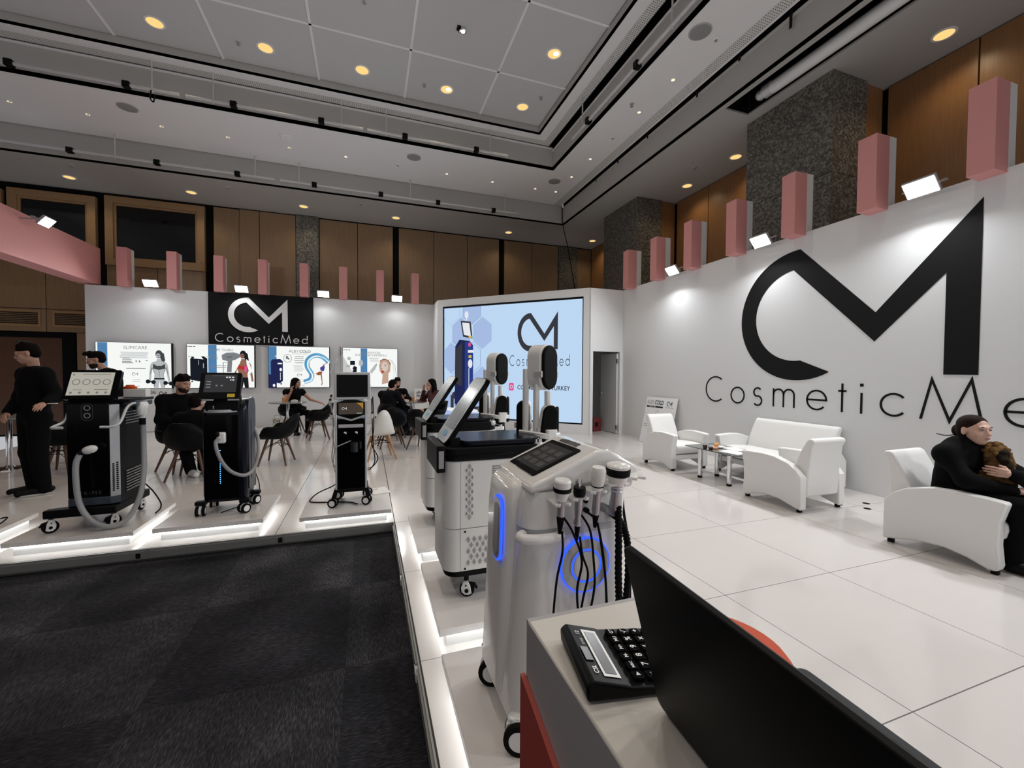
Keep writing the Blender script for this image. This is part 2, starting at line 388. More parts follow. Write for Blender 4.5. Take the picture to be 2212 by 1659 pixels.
def glyph(ch):
    r = XH/2
    if ch == 'C': return [arc(.48, .5, .48, 52, 308, 30)]
    if ch == 'o': return [circ(r, r, r-.02, 28)+[(2*r-.02, r)]]
    if ch == 's': return [arc(.19, .455, .15, 40, 250, 14) + arc(.19, .16, .165, 80, -140, 16)]
    if ch == 'm': return [[(0, 0), (0, XH)], [(0, .38)] + arc(.18, .41, .18, 165, 0, 12) + [(.36, 0)], [(.36, .38)] + arc(.54, .41, .18, 165, 0, 12) + [(.72, 0)]]
    if ch == 'e': return [[(.0, .31), (.58, .31)] + arc(.29, .305, .29, 3, 318, 30)]
    if ch == 't': return [[(.11, 0), (.11, .83)], [(0, XH), (.22, XH)]]
    if ch == 'i': return [[(.03, 0), (.03, .58)], [(.03, .76), (.03, .84)]]
    if ch == 'c': return [arc(.27, .305, .285, 42, 318, 26)]
    if ch == 'M': return [[(0, 0), (.2, .98), (.545, .0), (.91, .98), (1.1, 0)]]
    if ch == 'd': return [circ(r, r, r-.02, 28)+[(2*r-.02, r)], [(2*r-.02, 0), (2*r-.02, 1.02)]]
WORD = [('C', 0), ('o', 1.21), ('s', 2.17), ('m', 2.97), ('e', 4.11), ('t', 5.02), ('i', 5.60), ('c', 6.11), ('M', 6.95), ('e', 8.40), ('d', 9.35)]
def word(frame, a, b, cap, m, parent, stroke=.055, t=.003, name='letter', joined=False):
    alls = []
    for ch, off in WORD:
        qs = []
        for st in glyph(ch):
            qs += [[(a+(off+x)*cap, b+y*cap) for x, y in q] for q in ribbon(st, stroke*(1.6 if (ch == 'i' and st[0][1] > .7) else 1))]
        if joined: alls += qs
        else: frame.shape(name, qs, m, parent, t)
    if joined: return frame.shape(name, alls, m, parent, t)
def logo(frame, a, b, h, m, parent, t=.003, name='monogram'):
    return frame.shape(name, [[(a+x*h, b+y*h) for x, y in LOGO]], m, parent, t)

# ================================================================== SETTING
def bx(name, m, x0, x1, y0, y1, z0, z1, parent=None, bevel=0.):
    return MB().box(x0, x1, y0, y1, z0, z1).build(name, m, parent, bevel, smooth=False, world=parent is not None)
# ---- floors
structure(bx('floor_carpet', 'carpet', -16, .26, -8, 4.25, -.16, -.10))
fl = structure(MB().prism([(.245, -3), (5.87, -3), (5.87, 12.6), (-6.4, 12.6), (-6.4, 4.225), (.245, 4.225)], -.15, -.012).build('floor', 'joint', smooth=False))
xs_r = [.25, 1.247, 2.247, 3.246, 4.231, 5.225, 5.87]; xs_l = [-6.4, -5.80, -4.80, -3.79, -2.79, -1.79, -.792, .247]
ys = [-2.9, -1.9, -.9, .1, 1.11, 2.12, 3.12, 4.20, 5.33, 6.33, 7.34, 8.35, 9.36, 10.37, 11.38, 12.55]
def tiles(xs, yss):
    for i in range(len(xs)-1):
        for j in range(len(yss)-1):
            g = .0028
            bx('floor_tile', 'tile', xs[i]+g, xs[i+1]-g, yss[j]+g, yss[j+1]-g, -.012, 0, fl)
tiles(xs_r, ys); tiles(xs_l, [4.226, 5.33] + ys[9:])
structure(bx('trim_1', 'kick', -6.4, .25, 4.213, 4.2245, -.085, -.002))
structure(bx('trim_2', 'kick', .236, .2445, -3, 4.225, -.085, -.002))
for i, (x0, x1) in enumerate([(-6.4, -4.27), (-4.25, -1.75), (-1.71, -.76), (-.72, .23)]):
    bx('edge_rail', 'kick', x0, x1, 4.204, 4.213, -.075, -.02, bpy.data.objects['trim_1'])
for y0, y1 in ((-2, 1.0), (1.03, 2.1), (2.14, 3.1), (3.15, 4.19)):
    bx('edge_rail', 'kick', .226, .236, y0, y1, -.075, -.02, bpy.data.objects['trim_2'])
for yy in (3.12, 2.12, 1.1): bx('edge_clip', 'lamwhite', .222, .237, yy-.05, yy+.03, -.07, -.03, bpy.data.objects['trim_2'])
bx('edge_clip', 'dark', -1.80, -1.77, 4.198, 4.212, -.07, -.03, bpy.data.objects['trim_1']); bx('edge_clip', 'dark', -.765, -.735, 4.198, 4.212, -.07, -.03, bpy.data.objects['trim_1'])
for (x, y) in ((5.2, 3.02), (5.05, 3.22), (5.4, 3.15)):
    MB().lathe([(.0, .0005), (.035, .0005), (.035, .0025), (0.001, .0025)], 14, T(x, y, 0)).build('cable_hole', 'dark', fl)

# ---- hall walls (timber panelling, granite, dark glazing)
HY, HX = 13.55, 7.73
wb = structure(bx('wall_hall_back', 'dark', -13, 7.9, HY+.06, HY+.2, -.15, 6.1))
def hp(x0, x1, z0, z1, m='wood', t=.05, name='wall_panel'): bx(name, m, x0+.008, x1-.008, HY-(t-.05), HY+.06, z0+.006, z1-.006, wb, .003)
for x0, x1 in ((-3.97, -3.34), (-3.34, -2.86), (-2.86, -1.94), (-1.33, -.27), (-.27, .76), (.93, 2.02), (2.02, 3.12), (3.12, 4.21), (4.39, 5.40), (5.40, 6.41), (7.16, 7.73)):
    hp(x0, x1, 2.99, 5.97, t=.10 if (x0, x1) in ((-3.34, -2.86), (-2.86, -1.94)) else .05)
hp(-1.94, -1.33, -.1, 5.98, 'granite', .13, 'granite_slab'); hp(6.41, 7.16, -.1, 5.98, 'granite', .10, 'granite_slab')
hp(-6.3, -5.24, 2.99, 4.18); hp(-5.24, -4.16, 2.99, 4.18)
for x0, x1 in ((-9.7, -8.6), (-8.6, -7.5), (-7.5, -6.5)):
    hp(x0, x1, 2.99, 4.40); hp(x0, x1, 2.42, 2.99)
hp(-6.93, -6.5, -.1, 2.42); hp(-9.7, -8.9, -.1, 2.42)
# dark glazed booths high in the wall
def window(n, x0, x1, z0, z1, fr=.17):
    o = structure(bx('window_%d' % n, 'glassdark', x0+fr*.9, x1-fr*.9, HY+.02, HY+.05, z0+fr*.9, z1-fr*.9))
    for a in ((x0, x0+fr, z0, z1), (x1-fr, x1, z0, z1), (x0+fr, x1-fr, z0, z0+fr), (x0+fr, x1-fr, z1-fr, z1)):
        bx('window_frame', 'frame', a[0], a[1], HY-.06, HY+.06, a[2], a[3], o, .006)
    e = .05
    for a in ((x0+fr, x0+fr+e, z0+fr, z1-fr), (x1-fr-e, x1-fr, z0+fr, z1-fr), (x0+fr+e, x1-fr-e, z0+fr, z0+fr+e), (x0+fr+e, x1-fr-e, z1-fr-e, z1-fr)):
        bx('window_bead', 'frame', a[0], a[1], HY-.02, HY+.06, a[2], a[3], o, .004)
window(1, -6.3, -4.16, 4.18, 5.93); window(2, -8.15, -6.48, 4.2, 5.86); window(3, -9.9, -8.25, 4.2, 5.8)
# grilles and a dark doorway low at the far left
for k, (x0, x1) in enumerate(((-8.45, -7.6), (-7.37, -6.55))):
    g = thing('air_grille', ['dark louvred air grille in the timber wall behind the standing man', 'dark louvred air grille beside the end of the white back wall'][k], 'vent', ((x0+x1)/2, HY, 2.75))
    f = MB()
    for a in ((x0, x1, 2.9, 2.95), (x0, x1, 2.55, 2.60), (x0, x0+.04, 2.6, 2.9), (x1-.04, x1, 2.6, 2.9)): f.box(a[0], a[1], HY-.03, HY+.02, a[2], a[3])
    f.build('grille_frame', 'frame', g, world=True, smooth=False)
    for i in range(7): MB().box(x0+.04, x1-.04, -.015, .015, -.003, .003, T(0, HY-.005, 2.625+i*.042, R(35))).build('louvre', 'bplast', g, world=True, smooth=False)
d1 = structure(bx('door_2', 'walnut', -8.88, -7.2, HY+.03, HY+.08, -.1, 2.28)); bx('door_frame', 'dark', -8.95, -8.88, HY-.02, HY+.08, -.1, 2.4, d1); bx('door_frame', 'dark', -7.2, -6.95, HY-.02, HY+.08, -.1, 2.4, d1); bx('door_frame', 'dark', -8.88, -7.2, HY-.02, HY+.08, 2.28, 2.4, d1)  # dark door tone holds the shade under the pink beam
wr = structure(bx('wall_hall_right', 'dark', HX+.05, HX+.2, -8, 13.7, -.15, 6.1))
for y0, y1 in ((10.72, 13.54), (8.01, 9.09), (5.87, 8.01), (3.33, 4.37), (1.2, 3.33), (-1, 1.2), (-3.2, -1)):
    bx('wall_panel', 'wood_r', HX, HX+.05, y0+.008, y1-.008, -.1, 5.98, wr, .003)
for k, (y0, y1) in enumerate(((4.39, 5.87), (9.12, 10.71))):
    c = thing('granite_column', ['broad speckled grey granite column rising behind the big wall monogram', 'speckled grey granite column near the far right corner of the hall'][k], 'column', (7, (y0+y1)/2, -.1))
    for z0, z1 in ((-.1, 1.5), (1.5, 3.0), (3.0, 4.5), (4.5, 6.0)): bx('granite_slab', 'granite', 6.52, 7.28, y0, y1, z0+.003, z1-.003, c, .004)
    bx('wood_return', 'wood_r', 7.28, HX, y0+.05, y1-.05, -.1, 6.0, c)

structure(bx('wall_light_block', 'walnut', -10.2, -10, -8, 13.7, -.15, 6.1))  # unseen wall added to block ambient light from the left
# ---- ceiling: soffit 6.00, middle tier 6.555, tray 7.08, top 7.24
Z1, Z2, Z3, Z4 = 6.0, 6.555, 7.08, 7.24
ce = structure(bx('ceiling', 'ceil_g', -14, 8, -8, 14, 7.75, 7.85))  # slab over the tiers, added to stop ambient light leaking through the slots
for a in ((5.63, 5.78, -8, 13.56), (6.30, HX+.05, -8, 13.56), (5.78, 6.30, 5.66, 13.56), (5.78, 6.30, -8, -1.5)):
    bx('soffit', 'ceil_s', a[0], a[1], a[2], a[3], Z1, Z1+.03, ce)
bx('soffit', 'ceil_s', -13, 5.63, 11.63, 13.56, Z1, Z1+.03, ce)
bx('recess', 'dark', 5.7, 6.4, -1.6, 5.75, 6.45, 6.5, ce); bx('recess', 'dark', 5.74, 5.779, -1.5, 5.7, Z1+.03, 6.5, ce); bx('recess', 'dark', 6.301, 6.34, -1.5, 5.7, Z1+.03, 6.5, ce); bx('recess', 'dark', 5.74, 6.34, 5.661, 5.7, Z1+.03, 6.5, ce)
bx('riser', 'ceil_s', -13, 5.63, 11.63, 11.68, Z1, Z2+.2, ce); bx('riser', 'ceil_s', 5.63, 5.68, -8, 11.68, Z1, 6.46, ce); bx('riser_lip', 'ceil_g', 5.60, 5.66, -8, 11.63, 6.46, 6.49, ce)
bx('slot', 'dark', 5.50, 5.70, -8, 11.7, 6.78, 6.8, ce); bx('slot', 'dark', 5.68, 5.7, -8, 11.7, 6.3, 6.8, ce)
bx('middle_tier', 'ceil', 4.365, 5.32, -8, 11.61, Z2, Z2+.05, ce); bx('middle_tier', 'ceil', -13, 4.365, 9.62, 11.61, Z2, Z2+.05, ce)
bx('middle_tier', 'ceil', 5.53, 5.565, -8, 11.61, Z2, Z2+.05, ce); bx('air_slot_grille', 'perf', 5.32, 5.53, -8, 11.61, Z2+.004, Z2+.05, ce)
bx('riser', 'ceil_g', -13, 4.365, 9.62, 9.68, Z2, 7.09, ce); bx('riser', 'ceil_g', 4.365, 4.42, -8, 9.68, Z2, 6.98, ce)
bx('riser_lip', 'ceil', -13, 4.365, 9.595, 9.66, 7.03, 7.06, ce); bx('riser_lip', 'ceil', 4.35, 4.40, -8, 9.66, 6.98, 7.01, ce)
bx('slot', 'dark', -13, 4.6, 9.70, 9.75, 6.9, 7.4, ce); bx('slot', 'dark', 4.45, 4.5, -8, 9.75, 6.9, 7.4, ce)
bx('slot', 'dark', 4.1, 4.5, -8, 9.75, 7.3, 7.32, ce); bx('slot', 'dark', -13, 4.5, 9.5, 9.75, 7.3, 7.32, ce)
bx('air_slot_grille', 'perf', 4.06, 4.25, -8, 9.59, Z3, Z3+.03, ce); bx('air_slot_grille', 'perf', -13, 4.06, 9.40, 9.59, Z3, Z3+.03, ce)
bx('tray_band', 'ceil', 3.81, 4.06, -8, 9.40, Z3, Z3+.03, ce); bx('tray_band', 'ceil', -13, 3.81, 9.17, 9.40, Z3, Z3+.03, ce)
bx('tray_step', 'ceil_g', 3.81, 3.85, -8, 9.21, Z3, Z4+.05, ce); bx('tray_step', 'ceil_g', -13, 3.81, 9.17, 9.21, Z3, Z4+.05, ce)
px_ = [3.81, 2.385, .75, -.885, -2.495, -4.10, -5.71, -7.32, -8.93, -10.6]; py_ = [9.17, 7.785, 6.17, 4.55, 2.93, 1.3, -.3, -2]
for i in range(len(px_)-1):
    for j in range(len(py_)-1):
        bx('ceiling_panel', 'cpanel', px_[i+1]+.012, px_[i]-.012, py_[j+1]+.012, py_[j]-.012, Z4, Z4+.03, ce)
for x in px_[1:]: bx('batten', 'seam', x-.02, x+.02, -2, 9.17, Z4-.010, Z4+.02, ce)
for y in py_[1:]: bx('batten', 'seam', -10.6, 3.81, y-.02, y+.02, Z4-.010, Z4+.02, ce)
# fabric straps in the right-hand slot
for k, (y, l) in enumerate(((4.35, .2), (8.6, .07), (6.1, .07), (7.5, .07), (9.6, .07), (5.2, .06))):
    bx('slot_strap', 'bplast', 5.585, 5.592, y-.02, y+.02, 6.5-l, 6.62, ce)

# ---- white duct in the soffit recess
p = thing('duct_pipe', 'long white pipe lying in the dark ceiling slot above the granite column', 'pipe', (6.14, 3, 6.1))
MB().tube([(6.13, 5.05, 6.06), (6.13, -1.4, 6.06)], .095, 16).build('pipe', 'lamwhite', p, world=True)
MB().tube([(6.13, 5.32, 6.07), (6.13, 5.28, 6.07), (6.13, 5.27, 6.07), (6.13, 5.2, 6.07), (6.13, 5.19, 6.07), (6.13, 5.04, 6.07)], [.06, .08, .072, .072, .10, .10], 16).build('coupling', 'silver_l', p, world=True)
bx('strap', 'brub', 6.05, 6.09, 5.42, 5.45, 5.93, 6.45, p)

# ---- downlights, spots, speakers, sprinklers
def spot_lamp(parent, x, y, z, w_, ang, col=(1, .80, .52), size=.08, blend=.8):
    l = bpy.data.lights.new('lamp', 'SPOT'); l.energy = w_; l.spot_size = R(ang); l.spot_blend = blend; l.color = col; l.shadow_soft_size = size
    o = bpy.data.objects.new('lamp', l); C.objects.link(o); o.parent = parent; o.location = (0, 0, z)
def downlight(name, label, x, y, z, r, m, grp, hot=False, watts=0, ang=120):
    t = thing(name, label, 'ceiling light', (x, y, z), 0, grp)
    MB().lathe([(r*.80, .004), (r*.80, -.012), (r, -.010), (r, .004)], 28).build('trim_ring', 'ceil', t)
    MB().lathe([(r*.001, .0005), (r*.80, .0005), (r*.80, -.006), (r*.001, -.006)], 28).build('reflector', m, t)
    if hot: MB().ball((r*.2, -r*.1, -.012), (r*.34, r*.34, .014), 10).build('bulb', 'e_warmhot', t)
    if watts: spot_lamp(t, x, y, -.05, watts, ang)
for k, (x, y, hot) in enumerate(((-3.31, 8.61, 0), (-1.70, 8.61, 0), (-.08, 8.61, 0), (1.54, 8.61, 1), (3.19, 8.61, 0))):
    downlight('downlight', 'amber light in the top ceiling tray, %s from the left in its row' % ORD[k], x, y, Z4, .145, 'e_warm', 'downlights in the ceiling tray', hot, DOWN_W*1.6)
downlight('downlight', 'brightest amber light in the top ceiling tray, near its right edge', 3.2, 7.01, Z4, .145, 'e_warm', 'downlights in the ceiling tray', 1, DOWN_W*1.6)
for k, (x, y) in enumerate([(x, y) for y in (5.4, 2.18, -1.04) for x in (-3.31, -.08, 3.19)] + [(-1.7, 7.0)]):
    t = thing('downlight', 'amber light in the ceiling tray above the viewer, beyond the top edge', 'ceiling light', (x, y, Z4), 0, 'tray downlights above the viewer')
    MB().lathe([(.116, .004), (.116, -.012), (.145, -.010), (.145, .004)], 20).build('trim_ring', 'ceil', t); MB().lathe([(.001, .0005), (.116, .0005), (.116, -.006), (.001, -.006)], 20).build('reflector', 'e_warm', t)
    spot_lamp(t, x, y, -.05, TRAY_W, 110, (1, .88, .74), .1)
SOF = [(-6.59, 12.75), (-4.20, 12.75), (-1.64, 12.77), (.80, 12.77), (4.30, 12.83), (7.26, 12.66), (7.27, 8.21), (7.25, 6.79), (7.24, 3.47)]
for k, (x, y) in enumerate(SOF):
    lab = ('amber light in the soffit along the back wall, %s from the left' % ORD[k]) if k < 6 else ('round amber light in the soffit over the right wall, %s' % ['farthest, beside the far granite column', 'beside the near granite column', 'nearest, in the top right corner'][k-6])
    downlight('downlight', lab, x, y, Z1, .13, 'e_warm', 'soffit downlights', 0, DOWN_W*.8, 140)
MSP = [(-6.39, 10.71), (-5.23, 10.71), (-4.03, 10.71), (-2.85, 10.71), (-1.66, 10.72), (-.47, 10.72), (1.93, 10.75), (3.15, 10.78), (4.38, 10.78), (4.99, 10.76), (5.0, 9.82), (5.0, 8.86), (5.0, 6.98), (5.0, 6.03)]
for k, (x, y) in enumerate(MSP):
    t = thing('ceiling_spot', ('small spotlight in the middle ceiling tier, %s from the left in the back row' % ORD[k]) if k < 10 else ('small spotlight in the right ceiling tier, %s from the far corner' % ORD[k-9]), 'spotlight', (x, y, Z2), 0, 'small spotlights in the middle tier')
    MB().lathe([(.036, .004), (.036, -.008), (.062, -.006), (.062, .004)], 20).build('trim_ring', 'seam', t)
    MB().lathe([(.001, .001), (.036, .001), (.036, -.003), (.001, -.003)], 16).build('lens', 'e_spot', t)
    MB().ball((.006, 0, -.006), (.014, .014, .006), 8).build('bulb', 'bplast' if k < 5 else 'e_warmhot', t)
    if k in (2, 5, 8, 11, 13): spot_lamp(t, x, y, -.05, SPOT_W*3, 110)
for k, (x, y) in enumerate(((-4.36, 10.17), (1.05, 10.2), (4.69, 10.2), (4.68, 5.07))):
    t = thing('ceiling_speaker', 'round grey flush speaker in the ceiling, ' + ['above the dark glazed window', 'above the middle of the back wall', 'in the corner of the middle tier', 'near the right edge of the photo'][k], 'speaker', (x, y, Z2), 0, 'ceiling speakers')
    MB().lathe([(.001, .004), (.15, .004), (.15, -.012), (.14, -.014), (.001, -.014)], 30).build('grille', 'gplast', t)
    MB().lathe([(.15, .004), (.15, -.012), (.165, -.008), (.165, .004)], 30).build('rim', 'ceil_g', t)
SPR = [(.72, 10.70, Z2), (5.0, 7.91, Z2), (4.72, 6.82, Z2), (5.01, 5.10, Z2), (-2.12, 8.62, Z4), (1.09, 8.61, Z4), (3.44, 8.18, Z4), (-.03, 7.01, Z4), (-6.16, 12.0, Z1), (-3.23, 12.09, Z1), (-.15, 12.04, Z1), (6.79, 7.45, Z1)]
WH = ['between two small spots of the back row', 'beside the second small spot of the right tier', 'near the hanging rail of the right tier', 'next to the near ceiling speaker', 'between the first two tray lights', 'left of the brightest tray light', 'at the right end of the tray', 'at the top edge of the photo', 'in the soffit above the pink beam', 'in the soffit above the dark window', 'in the soffit over the middle of the back wall', 'in the soffit beside the right wall']
for k, (x, y, z) in enumerate(SPR):
    det = k in (0, 1, 3)
    t = thing('smoke_detector' if det else 'sprinkler_head', ('small round smoke detector ' if det else 'small pendent sprinkler head ') + WH[k], 'detector' if det else 'sprinkler', (x, y, z))
    if det:
        MB().lathe([(.001, .002), (.062, .002), (.062, -.01), (.045, -.02), (.001, -.022)], 18).build('base', 'seam', t); MB().lathe([(.001, -.02), (.025, -.02), (.02, -.035), (.001, -.036)], 14).build('sensor', 'gplast', t)
    else:
        MB().lathe([(.001, .002), (.045, .002), (.04, -.008), (.001, -.01)], 16).build('rosette', 'silver_l', t); MB().tube([(0, 0, -.005), (0, 0, -.05)], .009, 8).build('body', 'steel', t); MB().lathe([(.001, -.05), (.03, -.052), (.03, -.056), (.001, -.058)], 12).build('deflector', 'gplast', t)
t = thing('access_point', 'flat square white box on the middle ceiling tier above the black sign', 'wireless box', (-1.64, 10.25, Z2))
MB().box(-.11, .11, -.11, .11, -.035, .002).build('cover', 'seam', t, .012); MB().box(-.05, .05, -.05, .05, -.038, -.034).build('face_plate', 'ceil', t)
t = thing('projector_spot', 'small adjustable lamp with a torn black surround in the ceiling tray', 'spotlight', (1.53, 7.03, Z4))
MB().lathe([(.04, .004), (.04, -.05), (.06, -.045), (.06, .004)], 18).build('housing', 'chrome', t); MB().ball((0, 0, -.045), (.036, .036, .02), 10).build('bulb', 'e_warmhot', t); MB().box(-.1, -.05, -.05, .05, -.02, .002).build('surround', 'bplast', t); MB().box(-.075, -.07, .01, .03, -.07, -.01).build('torn_strip', 'bplast', t)

# ---- lighting rails on hangers with black clamps
def rail(label, a, b, hang, blocks, top):
    t = thing('lighting_rail', label, 'rail', a); a, b = Vector(a), Vector(b)
    MB().tube([a, b], .03, 12).build('tube', 'railp', t, world=True)
    for q in hang:
        p = a.lerp(b, q); MB().tube([p+Vector((0, 0, .03)), (p.x, p.y, top)], .014, 8).build('hanger', 'railp', t, world=True); MB().tube([p+Vector((0, 0, -.05)), p+Vector((0, 0, -.03))], .02, 8).build('stop', 'railp', t, world=True)
    for q in blocks:
        p = a.lerp(b, q); MB().box(p.x-.055, p.x+.055, p.y-.05, p.y+.05, p.z-.055, p.z+.055).build('clamp', 'bplast', t, .01, world=True)
RY, RZ = 9.4, 6.56
def fr(a, b, xs): return [(x-a)/(b-a) for x in xs]
rail('long steel lighting rail in the tray, left one', (-7.6, RY, RZ), (-3.25, RY, RZ), fr(-7.6, -3.25, (-3.67,)), fr(-7.6, -3.25, (-5.6, -4.04)), 7.08)
rail('long steel lighting rail in the tray, middle one', (-3.16, RY, RZ), (-.07, RY, RZ), fr(-3.16, -.07, (-2.73, -.49)), fr(-3.16, -.07, (-2.4, -.87)), 7.08)
rail('steel lighting rail in the tray, ending near the tray corner', (.01, RY, RZ), (3.12, RY, RZ), fr(.01, 3.12, (.39, 2.69)), fr(.01, 3.12, (.78, 2.36)), 7.08)
rail('steel lighting rail running toward the viewer along the right side of the tray', (4.15, 8.12, 6.48), (4.15, 2.2, 6.48), fr(8.12, 2.2, (7.69, 5.04)), fr(8.12, 2.2, (7.45, 5.86)), 7.08)
rail('lower steel lighting rail under the soffit step, left one', (-8, 11.4, 6.08), (-2.08, 11.4, 6.07), fr(-8, -2.08, (-5.12, -2.49)), fr(-8, -2.08, (-5.87, -4.38, -2.85)), Z2)
rail('lower steel lighting rail under the soffit step, right one', (-1.97, 11.4, 6.07), (4.12, 11.4, 6.05), fr(-1.97, 4.12, (-1.56, 1.08, 3.71)), fr(-1.97, 4.12, (-1.22, .34, 1.81, 3.37)), Z2)
MB().tube(spline([(-3.67, RY-.03, RZ-.03), (-3.69, RY-.03, 6.4), (-3.64, RY-.03, 6.33), (-3.62, RY-.03, 6.45)]), .012, 6).build('loose_wire', 'brub', bpy.data.objects['lighting_rail'], world=True)
tag(MB().tube(spline([(5.58, 11.56, 6.5), (5.6, 11.54, 5.97), (5.60, 11.2, 5.2), (5.60, 10.9, 4.37), (5.6, 10.75, 3.9), (5.55, 10.6, 3.0), (5.5, 10.5, 1.5)]), .012, 6).build('hanging_cable', 'brub'), 'thin black cable hanging from the ceiling corner behind the screen wall', 'cable')

# ================================================================== STAND WALLS
BY, RX, WH_ = 12.55, 5.87, 3.49
structure(bx('wall_back', 'wall', -6.25, 5.87, BY, BY+.1, 0, WH_))
structure(bx('wall_right', 'wall', RX, RX+.1, -2.5, 12.65, 0, WH_))
for x in (-4.0, -2.0, 0.0): pass
dw = structure(bx('wall_door', 'wall', 4.98, RX, 8.72, 8.80, 2.0, WH_)); bx('wall_pier', 'wall', 4.98, 5.055, 8.72, 8.80, 0, 2.0, dw); bx('wall_pier', 'wall', 5.79, RX, 8.72, 8.80, 0, 2.0, dw)
# angled wall that holds the video screen
A_, B_ = Vector((1.86, 11.80, 0)), Vector((4.98, 8.75, 0)); LD = (B_-A_).length
FS = Frame(A_, B_-A_, (0, 0, 1))
ws = MB()
for a0, a1, b0, b1 in ((0, .17, 0, 3.5), (4.20, LD, 0, 3.5), (.17, 4.20, 0, .24), (.17, 4.20, 3.31, 3.5)): FS.slab(ws, [(a0, b0), (a1, b0), (a1, b1), (a0, b1)], -.12, 0)
ws = structure(ws.build('wall_screen', 'wall', smooth=False))
bx('wall_return', 'wall', 1.86, 1.94, 11.80, BY, 0, 3.49, ws)
mbk = MB(); FS.slab(mbk, [(.17, .24), (4.2, .24), (4.2, 3.31), (.17, 3.31)], -.12, -.09); mbk.build('screen_recess', 'bplast', ws, smooth=False, world=True)
sc = thing('led_video_screen', 'large lit video screen showing the monogram and a tall blue machine', 'screen', tuple(A_.lerp(B_, .5)))
FR = Frame(FS.p(0, 0, -.045), FS.u, FS.v)
FR.shape('display', [[(.205, .275), (4.165, .275), (4.165, 3.262), (.205, 3.262)]], 'e_scr', sc, 0, -.03)
fm = MB()
for q in ([(.172, .242), (4.198, .242), (4.198, .272), (.172, .272)], [(.172, .272), (.2, .272), (.2, 3.265), (.172, 3.265)], [(4.17, .272), (4.198, .272), (4.198, 3.265), (4.17, 3.265)], [(.172, 3.272), (4.198, 3.272), (4.198, 3.306), (.172, 3.306)]): FS.slab(fm, q, -.08, -.03)
fm.build('bezel', 'bplast', sc, smooth=False, world=True)
# screen picture
SX = .74
def hexa(cx, cy, r): return [(cx+r*SX*math.sin(R(60*k)), cy+r*math.cos(R(60*k))) for k in range(6)]
hx = []
for i in range(3):
    for j in range(5):
        cx, cy = .43+i*.66+(.33 if j % 2 else 0), .55+j*.665
        if cx < 1.75: hx.append([(min(max(a, .207), 1.8), min(max(b, .278), 3.258)) for a, b in hexa(cx, cy, .43)])
for k, h in enumerate(hx):
    FR.shape('hexagon', [h], ['e_scrhex', 'e_scr'][k % 3 == 1], sc, .001+.0001*(k % 3))
    FR.shape('hexagon_line', ribbon(h, .010, True), 'e_scrline' if k % 2 else 'e_scrhex', sc, .002)
def rectp(a0, a1, b0, b1): return [(a0, b0), (a1, b0), (a1, b1), (a0, b1)]
FR.shape('pictured_machine_body', [[(.55, .62), (.80, .52), (1.14, .56), (1.14, 2.22), (1.02, 2.34), (.70, 2.38), (.57, 2.2)]], 'e_scrnavy', sc, .003)
FR.shape('pictured_machine_face', [[(.88, .55), (1.14, .58), (1.14, 2.2), (1.04, 2.3), (.88, 2.32)]], 'e_scrnavy2', sc, .004)
FR.shape('pictured_machine_panel', [[(.57, 1.2), (.78, 1.1), (.80, 2.3), (.6, 2.15)]], 'e_scrdark', sc, .0045)
FR.shape('pictured_machine_monitor', [[(.82, 2.46), (1.12, 2.4), (1.06, 2.86), (.74, 2.90)]], 'e_scrdark', sc, .004)
FR.shape('pictured_machine_display', [[(.85, 2.51), (1.07, 2.46), (1.02, 2.82), (.79, 2.85)]], 'e_scrwhite', sc, .005)
FR.shape('pictured_machine_light', [rectp(1.0, 1.02, .8, 1.6)], 'e_scrwhite', sc, .006)
FR.shape('pictured_handpiece', [circ(1.05, 1.72, .07, 16, .12), rectp(.98, 1.16, 2.02, 2.09), circ(.93, 3.05, .06, 14, .1), rectp(.92, .95, 2.9, 3.0)], 'e_scrwhite', sc, .006)
FR.shape('pictured_red_button', [circ(1.03, 2.24, .045, 12, .06)], 'e_pink', sc, .006)
FR.shape('pictured_yellow_tag', [rectp(1.0, 1.1, 2.42, 2.48), rectp(1.0, 1.09, 1.88, 1.95)], emat('screen yellow', (.85, .65, .12), .9), sc, .006)
FR.shape('pictured_table', [circ(.9, .46, .72, 30, .07)], 'e_scrwhite', sc, .0025)
FR.shape('pictured_tools', [rectp(.42, .52, .5, .85), circ(.62, .85, .16, 14, .12), rectp(.58, .66, .5, .8), circ(1.35, .52, .2, 14, .05)], 'e_scrdark', sc, .0027)
FRq = Frame(FR.o, FR.u, FR.v); FRq.su = 1
def squash(fr_, a0, k):
    f = Frame(fr_.p(a0, 0), fr_.u, fr_.v); f.p0 = f.p; f.p = lambda a, b, t=0.: tuple(f.o + f.u*a*k + f.v*b + f.n*t); return f
logo(squash(FR, 2.46, .735), 0, 2.02, .98, 'e_scrdark', sc, .003)
word(squash(FR, 2.24, .60), 0, 1.66, .27, 'e_scrdark', sc, .07, .003, joined=True)
FR.shape('instagram_tile', [rrect(2.22, 2.36, 1.02, 1.22, .035)], 'e_pink', sc, .003); FR.shape('instagram_ring', ribbon(circ(2.29, 1.12, .032, 20, .045), .012, True), 'e_scrwhite', sc, .004)
FR.text('handle_text', 'COSMETICMEDTURKEY', .155, 2.46, 1.055, 'e_scrdark', sc, .003, width=1.41, bold=.012)
FR.text('contact_text', '+90', .12, 2.40, 1.36, 'e_scrdark', sc, .003) if False else None

